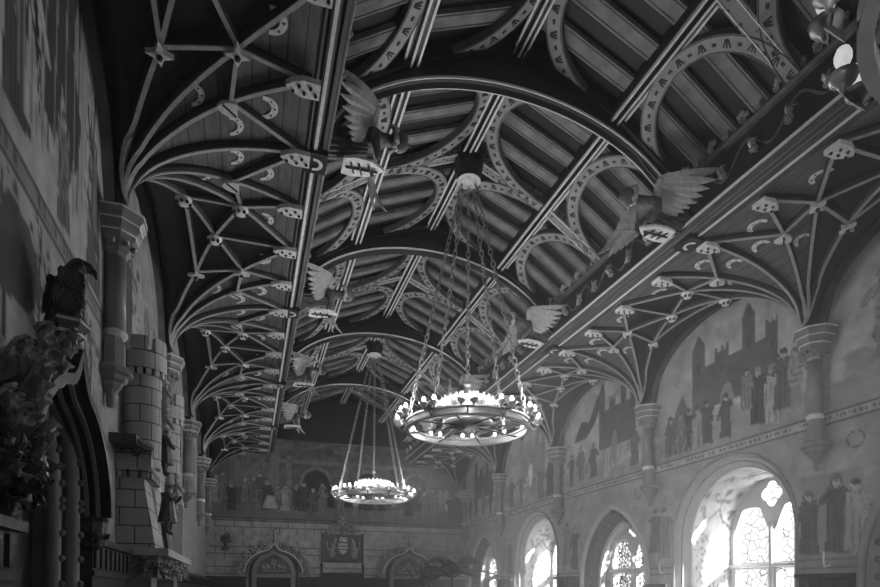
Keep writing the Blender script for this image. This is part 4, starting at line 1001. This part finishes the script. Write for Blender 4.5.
# ------------------------------------------------------------------ palms
def palm(x, y, h, n, L, label, stiff=False, seed=1):
    root = empty('potted_palm', (x, y, 0)); tag(root, label, 'plant'); rs = random.Random(seed)
    MB().lathe((0, 0, 0), [(.16, 0), (.2, .05), (.26, .35), (.28, .42), (.25, .42), (.24, .38)], 20).build('pot', M['pot'], root, smooth=True)
    MB().tube([(0, 0, .35), (.02, .01, h * .5), (0, 0, h)], [.07, .05, .04], 8).build('trunk', M['oak_mid'], root)
    for k in range(n):
        a = k * 2.4 + rs.uniform(-.3, .3); el = rs.uniform(.55, 1.35); l = L * rs.uniform(.75, 1.1); mb = MB(); P = []
        for j in range(13):
            t = j / 12; r = l * (math.cos(el) * t + .25 * t * t); z = h + l * (math.sin(el) * t - (.2 if stiff else .62) * t * t); P.append(Vector((r * math.cos(a), r * math.sin(a), z)))
        if stiff: mb.leaf(P[0], P[6] - P[0], (0, 0, 1), l, .07, .15, th=.006, lobes=0)
        else:
            mb.tube(P, [.012 * (1 - j / 16) for j in range(13)], 5); sd = Vector((-math.sin(a), math.cos(a), 0))
            for j in range(2, 13):
                for q in (0, .5):
                    if j == 12 and q: continue
                    p = P[j] if not q else (P[j] + P[j - 1]) / 2; t = (P[j] - P[j - 1]).normalized(); w = l * .32 * math.sin(math.pi * (j + 1) / 15) + .05
                    for s in (-1, 1): mb.leaf(p, sd * s * .9 + t * .8 + Vector((0, 0, -.25)), (0, 0, 1), w, .035, -.4, n=4, th=.002, lobes=0)
        mb.build('frond', M['leaf'], root)
palm(5.35, 15.6, 1.95, 18, 1.2, 'tall dark palm in front of the farthest pointed window', seed=1)
palm(5.05, 17.4, 1.75, 9, .8, 'spiky plant beside the far ogee doorway and the tall palm', True, 5)

# ------------------------------------------------------------------ left wall: doorway with ogee hood, bird, foliage
def left_door():
    c = 4.05
    root = empty('ogee_door_surround', (XL, c, 0)); tag(root, 'carved stone door surround with ogee hood and leafy crockets under the dark bird', 'doorway', kind='thing')
    # white inner arch orders with ball flowers
    P = arch_pts(0, .68, 2.2, 2.95, 'pointed')
    def at(q, x): return (x, q[0], q[1])
    for d, r, x, mm in ((.0, .05, .02, 'stone_pale'), (.13, .05, -.06, 'stone_pale')):
        Q = offs(P, 0, 2.2, d); MB().tube([at(q, x) for q in Q], r, 10).build('arch_roll', M['stone'], root, smooth=True)
    Q = offs(P, 0, 2.2, -.06); H2 = Q
    MB().sweep([at(q, 0) for q in Q], [(-.03, -.02), (-.03, .03), (.06, .03), (.06, -.02)], [Vector((0, -a, (2.2 - b) if b > 2.2 else 0)) for a, b in Q]).build('arch_order', M['stone'], root)
    for d, x in ((0, .07), (.13, -.01)):
        Q = offs(P, 0, 2.2, d); bf = MB().ball((0, 0, 0), .026, 8).mesh('ball_flower', M['stone_dark'], True)
        for k in range(2, len(Q) - 2, 3): link('ball_flower', bf, root, at(Q[k], x))
        for k in range(6):
            for e in (0, -1): link('ball_flower', bf, root, (x, Q[e][0], 1.3 + k * .17))
    Q = offs(P, 0, 2.2, .16); n = len(Q)
    MB().add([at(q, -.05) for q in Q] + [at(q, -.17) for q in Q], [(k, k + 1, n + k + 1, n + k) for k in range(n - 1)]).build('jamb', M['stone_dark'], root)
    MB().span(-.25, -.17, -.8, .8, 0, 3.1).build('door_leaf', M['oak_dark'], root)
    # ogee hood standing out from the wall
    HO = arch_pts(0, .82, 2.12, 3.0, 'ogee'); H = [q for q in HO if q[1] >= 2.11]
    dn = [Vector((0, -a, 1.8 - b)) for a, b in H]
    MB().sweep([at(q, .12) for q in H], [(-.12, -.03), (-.12, .03), (.1, .03), (.12, 0), (.1, -.03)], dn).build('hood', M['oak_dark'], root)
    mb = MB()
    for a, dd, r in ((.13, -.02, .026), (.1, .04, .014), (.03, .045, .012), (-.04, .045, .012)):
        mb.sweep([at(q, .12) for q in H], [(a - r, dd - r), (a - r, dd + r), (a + r, dd + r), (a + r, dd - r)], dn)
    mb.build('hood_roll', M['column'], root)
    rs = random.Random(8)
    m = MB(); m.tube([(0, 0, -.05), (.03, 0, .04), (.06, 0, .1)], .014, 6)
    for k in range(7):
        e = (-1) ** k; m.leaf((.02 + .007 * k, 0, -.03 + .022 * k), (.25, e * (.9 - .09 * k), .55 + .1 * k), (.9, -e * .3, -.2), .1 - .004 * k, .06, .75, th=.005, lobes=3)
    m.ball((.07, 0, .11), .018, 6); m = m.mesh('crocket', M['carve'])
    hf = len(H) // 2
    for s in (-1, 1):
        for t in ((.0, .1, .2, .3, .4, .5, .6) if s < 0 else (.03, .13, .23, .33, .43, .53, .63, .73, .83, .93)):
            q = H[int(t * hf)]; v = Vector((abs(q[0]), q[1] - 1.9)).normalized(); big = (1.5 if t < .75 else .7) if s < 0 else .5
            link('crocket', m, root, (.14 if s < 0 else .06, s * (abs(q[0]) + .05 * big * v.x), q[1] + .05 * big * v.y), (-s * math.atan2(v.x, v.y), 0, rs.uniform(-.5, .5)), (big, big, big))
    for s in (-1, 1):
        mb = MB().lathe((.1, s * .84, 1.98), [(.04, -.1), (.08, -.07), (.1, 0), (.11, .1), (.12, .12), (.1, .14)], 10)
        for k in range(6): mb.cluster((.1 + .08 * math.cos(k), s * .84 + .08 * math.sin(k), 2.0), (math.cos(k), math.sin(k), -.3), .08, rs, 3)
        mb.build('label_stop', M['carve_dark'], root)
    # bracket shaft and capital that carries the bird
    mb = MB(); mb.lathe((.16, -.02, 0), [(.03, 2.9), (.05, 2.95), (.055, 3.04), (.055, 3.06), (.09, 3.09), (.09, 3.12), (.115, 3.15), (.115, 3.18)], 6, ph=.3); mb.build('finial_shaft', M['stone_dark'], root)
    mb = MB(); mb.lathe((.16, -.02, 0), [(.093, 3.09), (.098, 3.1), (.09, 3.11)], 6, ph=.3); mb.lathe((.16, -.02, 0), [(.118, 3.155), (.123, 3.165), (.115, 3.17)], 6, ph=.3); mb.build('gilded_edge', M['gilt_pale'], root)
left_door()
def bird():
    root = empty('carved_bird', (XL + .17, 4.0, 3.185)); root.scale = (.85, .85, .88); root.rotation_euler.z = -.95; tag(root, 'dark carved bird of prey perched on the door finial', 'bird carving')
    # faces along +y, hunched, head bent down towards the hall
    pts = [(0, -.01, .1), (0, -.02, .2), (.0, .02, .3), (.015, .06, .37), (.03, .1, .375), (0, -.07, .03), (0, -.13, -.08), (.04, .03, .03), (-.04, .03, .03)]
    me = skin_mesh('body', pts, [(0, 1), (1, 2), (2, 3), (3, 4), (0, 5), (5, 6), (0, 7), (0, 8)], [.08, .09, .07, .07, .055, .055, .03, .03, .03], M['feather'], 2); link('body', me, root)
    for s in (-1, 1):
        mb = MB()
        for k in range(8):
            mb.leaf((s * .085, -.05 + .012 * k, .26 - .012 * k), (-s * .1, -.3 + .02 * k, -1), (s, 0, .1), .26 - .012 * k, .05, .1, th=.006, lobes=0)
        for k in range(14): mb.leaf((s * (.09 + .006 * (k % 2)), -.07 + .018 * (k % 7), .29 - .05 * (k // 7)), (-s * .1, -.1, -1), (s, 0, .1), .08, .045, .1, th=.005, lobes=0)
        mb.build('folded_wing', M['feather'], root)
    mb = MB(); rs = random.Random(1)
    for k in range(26): mb.leaf((rs.uniform(-.06, .06), .055 + rs.uniform(-.02, .03), rs.uniform(.06, .25)), (0, .3, -1), (0, 1, .3), .05, .035, .4, th=.005, lobes=0)
    mb.build('breast_feathers', M['gilt'], root)
    MB().tube([(.02, .07, .37), (.03, .125, .372), (.035, .16, .35), (.036, .168, .315)], [.05, .034, .018, .004], 8).build('beak', M['oak_dark'], root)
    mb = MB()
    for s in (-1, 1):
        for k in (-1, 0, 1): mb.tube([(s * .04, .03, .02), (s * .04 + .02 * k, .07, .015), (s * .04 + .02 * k, .09, -.01)], .009, 5)
    mb.build('claws', M['gilt'], root)
bird()
rs = random.Random(31); mb = MB()
for k in range(9): mb.cluster((XL + .12 + rs.uniform(-.08, .12), 3.15 + rs.uniform(-.2, .2), 2.12 + rs.uniform(-.12, .12)), (1, rs.uniform(-.5, .5), rs.uniform(-.8, .4)), .16, rs, 6)
mb.ball((XL + .08, 3.15, 2.12), .16, 10, (1, 1.3, .9)); tag(mb.build('foliage_corbel', M['carve_dark']), 'dark leafy carved corbel below the door foliage at picture edge', 'corbel')
panelling('wall_panelling', XL, XL + .14, 2.6, 3.3, 1.92, 'dark oak cabinet front below the leafy corbel', axis=1)
panelling('wall_panelling', XL, XL + .12, 4.85, 6.2, 1.98, 'dark oak panelling between the door surround and the stone chimneypiece', axis=1)
panelling('wall_panelling', XL, XL + .1, 8.7, 18.6, 1.95, 'long dark oak panelling beyond the chimneypiece', axis=1)

# ------------------------------------------------------------------ castle chimneypiece
def statue(parent_label, loc, rz, seed, h=.5, m='carve_dark', group=None, pose=0):
    rs = random.Random(seed); root = empty('carved_figure', loc, rz); tag(root, parent_label, 'figure carving')
    k = h / .55; j = rs.uniform(-.02, .02)
    pts = [(0, 0, .27), (0, 0, .36), (0, 0, .43), (.01, 0, .47), (.02, 0, .51), (.0, .07, .42), (.05, .12, .34), (.12, .08, .36 + .05 * pose), (.0, -.07, .42), (.04, -.12, .33), (.1, -.08, .28 + .1 * pose), (.02, .04, .15), (.0, .05, .02), (.05, .05, .01), (-.01, -.04, .15), (.0, -.05, .02), (.05, -.05, .01)]
    pts = [(a * k, b * k, c * k) for a, b, c in pts]; rad = [.055, .05, .055, .025, .042, .032, .026, .02, .032, .026, .02, .035, .025, .02, .035, .025, .02]
    me = skin_mesh('body', pts, [(0, 1), (1, 2), (2, 3), (3, 4), (2, 5), (5, 6), (6, 7), (2, 8), (8, 9), (9, 10), (0, 11), (11, 12), (12, 13), (0, 14), (14, 15), (15, 16)], [r * k for r in rad], M[m], 1); link('body', me, root)
    mb = MB(); mb.lathe((-.005, 0, .0), [(.1 * k, .12 * k), (.075 * k, .25 * k), (.06 * k, .36 * k), (.07 * k, .42 * k)], 10); mb.build('tunic', M[m], root)
    mb = MB().ball((.015 * k, 0, .535 * k), .045 * k, 8, (1, 1, .7)); mb.build('helmet', M['gilt'], root)
    return root
def chimney():
    root = empty('castle_chimneypiece', (XL, 7.35, 0)); tag(root, 'stone chimneypiece carved as a castle with battlemented turrets', 'chimneypiece')
    y0, y1 = -1.07, 1.15
    stone = mat('castle_ashlar', .5, .7, ns=5, na=.12); nt = stone.node_tree; N = nt.nodes; L = nt.links
    tc = [n for n in N if n.type == 'TEX_COORD'][0]; mr = [n for n in N if n.type == 'MAP_RANGE'][0]; sx = N.new('ShaderNodeSeparateXYZ'); L.new(tc.outputs['Object'], sx.inputs[0])
    ad = N.new('ShaderNodeMath'); ad.operation = 'ADD'; L.new(sx.outputs[0], ad.inputs[0]); L.new(sx.outputs[1], ad.inputs[1])
    cx_ = N.new('ShaderNodeCombineXYZ'); L.new(ad.outputs[0], cx_.inputs[0]); L.new(sx.outputs[2], cx_.inputs[1])
    br = N.new('ShaderNodeTexBrick'); br.inputs['Scale'].default_value = 1; br.inputs['Brick Width'].default_value = .26; br.inputs['Row Height'].default_value = .17; br.inputs['Mortar Size'].default_value = .006; br.inputs['Mortar Smooth'].default_value = .1
    br.inputs['Color1'].default_value = (1, 1, 1, 1); br.inputs['Color2'].default_value = (.88, .88, .88, 1); br.inputs['Mortar'].default_value = (.15, .15, .15, 1); L.new(cx_.outputs[0], br.inputs['Vector'])
    mu = N.new('ShaderNodeMix'); mu.data_type = 'RGBA'; mu.blend_type = 'MULTIPLY'; mu.inputs[0].default_value = 1; L.new(br.outputs['Color'], mu.inputs[6]); L.new(mr.outputs[0], mu.inputs[7]); L.new(mu.outputs[2], N['Principled BSDF'].inputs['Base Color'])
    # curtain wall of the hood, sloping out towards the shelf
    def prism(P, ya, yb, name, m):
        k = len(P); MB().add([(x, ya, z) for x, z in P] + [(x, yb, z) for x, z in P], [(j, (j + 1) % k, k + (j + 1) % k, k + j) for j in range(k)] + [tuple(range(k))[::-1], tuple(range(k, 2 * k))]).build(name, m, root)
    prism([(0, 2.0), (.3, 2.0), (.2, 2.78), (.2, 3.6), (0, 3.6)], y0 + .25, y1 - .1, 'curtain_wall', stone)
    prism([(0, 2.0), (.34, 2.0), (.24, 2.6), (.24, 2.66), (0, 2.66)], y0, y0 + .5, 'gatehouse', stone)
    mb = MB(); mb.span(0, .3, y0 - .02, y0 + .52, 2.74, 2.86)
    for k in range(5):
        mb.span(.22, .31, y0 + .0 + k * .12, y0 + .06 + k * .12, 2.66, 2.76)
    for k in range(3): mb.span(.02 + k * .1, .08 + k * .1, y0 - .03, y0 + .05, 2.66, 2.76)
    for k in range(4): mb.span(.24, .3, y0 - .02 + k * .155, y0 + .07 + k * .155, 2.86, 2.99)
    mb.span(.0, .12, y0 - .02, y0 + .02, 2.86, 2.99).span(.2, .3, y0 - .02, y0 + .02, 2.86, 2.99); mb.build('battlement', stone, root)
    for cy, ztop in ((y0 + .28, 4.05), (y1 - .2, 4.05)):
        cx = .18; r = .17
        MB().lathe((cx, cy, 0), [(r * .98, 2.8), (r, 3.0), (r, 3.72)], 28).build('turret', stone, root, smooth=False)
        mb = MB()
        mb.lathe((cx, cy, 0), [(r + .045, 3.74), (r + .045, 3.9), (r - .01, 3.9)], 28)
        for k in range(6):
            a0 = k * math.pi / 3 + .15; a1 = a0 + math.pi / 3 * .68
            vs = []
            for j in range(5):
                a = a0 + (a1 - a0) * j / 4
                for rr in (r - .01, r + .045):
                    for z in (3.9, ztop): vs.append((cx + rr * math.cos(a), cy + rr * math.sin(a), z))
            fs = []
            for j in range(4):
                b = j * 4; fs += [(b, b + 1, b + 5, b + 4), (b + 2, b + 6, b + 7, b + 3), (b + 1, b + 3, b + 7, b + 5)]
            fs += [(0, 2, 3, 1), (16, 17, 19, 18)]; mb.add(vs, fs)
        mb.build('turret_battlement', stone, root)
        mb = MB()
        for k in range(16): a = k * math.pi / 8; mb.box((cx + (r + .02) * math.cos(a), cy + (r + .02) * math.sin(a), 3.715), (.045, .045, .06), Matrix.Rotation(a, 3, 'Z'))
        mb.build('machicolation', M['stone_pale'], root)
        MB().lathe((cx, cy, 0), [(r + .005, 3.69), (r + .008, 3.74)], 24).build('painted_shadow_band', M['oak_dark'], root)  # dark band painted as the shade between the machicolations
        MB().span(cx + r - .01, cx + r + .004, cy - .012, cy + .012, 3.3, 3.5).build('arrow_slit', M['mark'], root)
    MB().span(0, .46, y0 - .05, y1 + .12, 1.93, 2.0).build('shelf', M['stone_pale'], root)
    rs = random.Random(3); mb = MB().span(0, .36, y0 + .02, y1 + .05, 1.72, 1.93)
    for k in range(60): mb.cluster((.36 + rs.uniform(0, .06), y0 + rs.uniform(0, 2.2), rs.uniform(1.75, 1.9)), (1, rs.uniform(-.5, .5), rs.uniform(-.3, .3)), .07, rs, 4)
    for k in range(14): mb.cluster((rs.uniform(.02, .36), y0 - .0, rs.uniform(1.75, 1.9)), (0, -1, 0), .07, rs, 4)
    mb.build('foliage_frieze', M['carve'], root)
    MB().span(0, .3, y0 + .05, y0 + .4, 0, 1.72).build('jamb', M['stone'], root); MB().span(0, .3, y1 - .35, y1, 0, 1.72).build('jamb', M['stone'], root)
    # gate with portcullis
    plate_mb([arch_pts(.1, .16, 2.25, 2.5, 'pointed', 2.02)], .03, lambda a, b, d: (.33 + d - .13 * (b - 2.0), a, b)).build('gate', M['oak_dark'], root)
    mb = MB().span(.1, .4, y1 - .35, y1 - .33, 2.0, 2.9); mb.tube([(.36, y1 - .3, 2.0), (.3, y1 - .3, 2.6)], .03, 8); mb.build('buttress', M['stone_pale'], root)
chimney()
cy = 7.35
statue('dark carved trumpeter leaning beside the nearer stone turret', (XL + .36, cy - .62, 2.78), .2, 1, .5)
statue('carved knight standing between the two stone turrets, upper one', (XL + .28, cy + .05, 3.15), .3, 2, .5, 'carve')
statue('dark carved winged demon figure below the turrets', (XL + .36, cy - .3, 2.2), 0, 3, .58, pose=1)
statue('carved crowned figure on the tower-side wall top, beneath the second capital', (XL + .25, cy + .25, 3.6), .2, 4, .42, 'carve')
statue('pale carved lady figure at the far end of the chimneypiece', (XL + .32, cy + .75, 2.55), .2, 5, .5, 'carve')
rs = random.Random(77); mb = MB().span(XL, XL + .22, 5.95, 6.28, 2.92, 3.0)
mb.tube([(XL + .2, 6.05, 2.95), (XL + .3, 6.2, 2.93)], .04, 8)
for k in range(3): mb.cluster((XL + .2, 6.05 + .08 * k, 2.92), (.6, 0, -.7), .1, rs, 5)
tag(mb.build('carved_console', M['carve_dark']), 'dark carved console jutting out below the nearest column corbel', 'console')

# ------------------------------------------------------------------ haze in the hall
def haze():
    m = bpy.data.materials.new('thin_haze'); m.use_nodes = True; N = m.node_tree.nodes; L = m.node_tree.links; N.remove(N['Principled BSDF'])
    v = N.new('ShaderNodeVolumeScatter'); v.inputs['Density'].default_value = .022; v.inputs['Anisotropy'].default_value = .3; v.inputs['Color'].default_value = (1, 1, 1, 1)
    tc = N.new('ShaderNodeTexCoord'); sx = N.new('ShaderNodeSeparateXYZ'); L.new(tc.outputs['Object'], sx.inputs[0])
    a = N.new('ShaderNodeMapRange'); a.interpolation_type = 'SMOOTHSTEP'; a.inputs[1].default_value = 1.8; a.inputs[2].default_value = 7.0; a.inputs[3].default_value = .004; a.inputs[4].default_value = .0687; L.new(sx.outputs[0], a.inputs[0])
    b = N.new('ShaderNodeMapRange'); b.inputs[1].default_value = 7.2; b.inputs[2].default_value = 2.2; b.inputs[3].default_value = .22; b.inputs[4].default_value = 1; L.new(sx.outputs[2], b.inputs[0])
    mu = N.new('ShaderNodeMath'); mu.operation = 'MULTIPLY'; L.new(a.outputs[0], mu.inputs[0]); L.new(b.outputs[0], mu.inputs[1]); L.new(mu.outputs[0], v.inputs['Density'])
    L.new(v.outputs[0], N['Material Output'].inputs['Volume'])
    o = MB().span(XL + .03, XR - .03, YB + .02, YE - .03, .02, 7.5).build('haze', m); tag(o, kind='stuff')
haze()
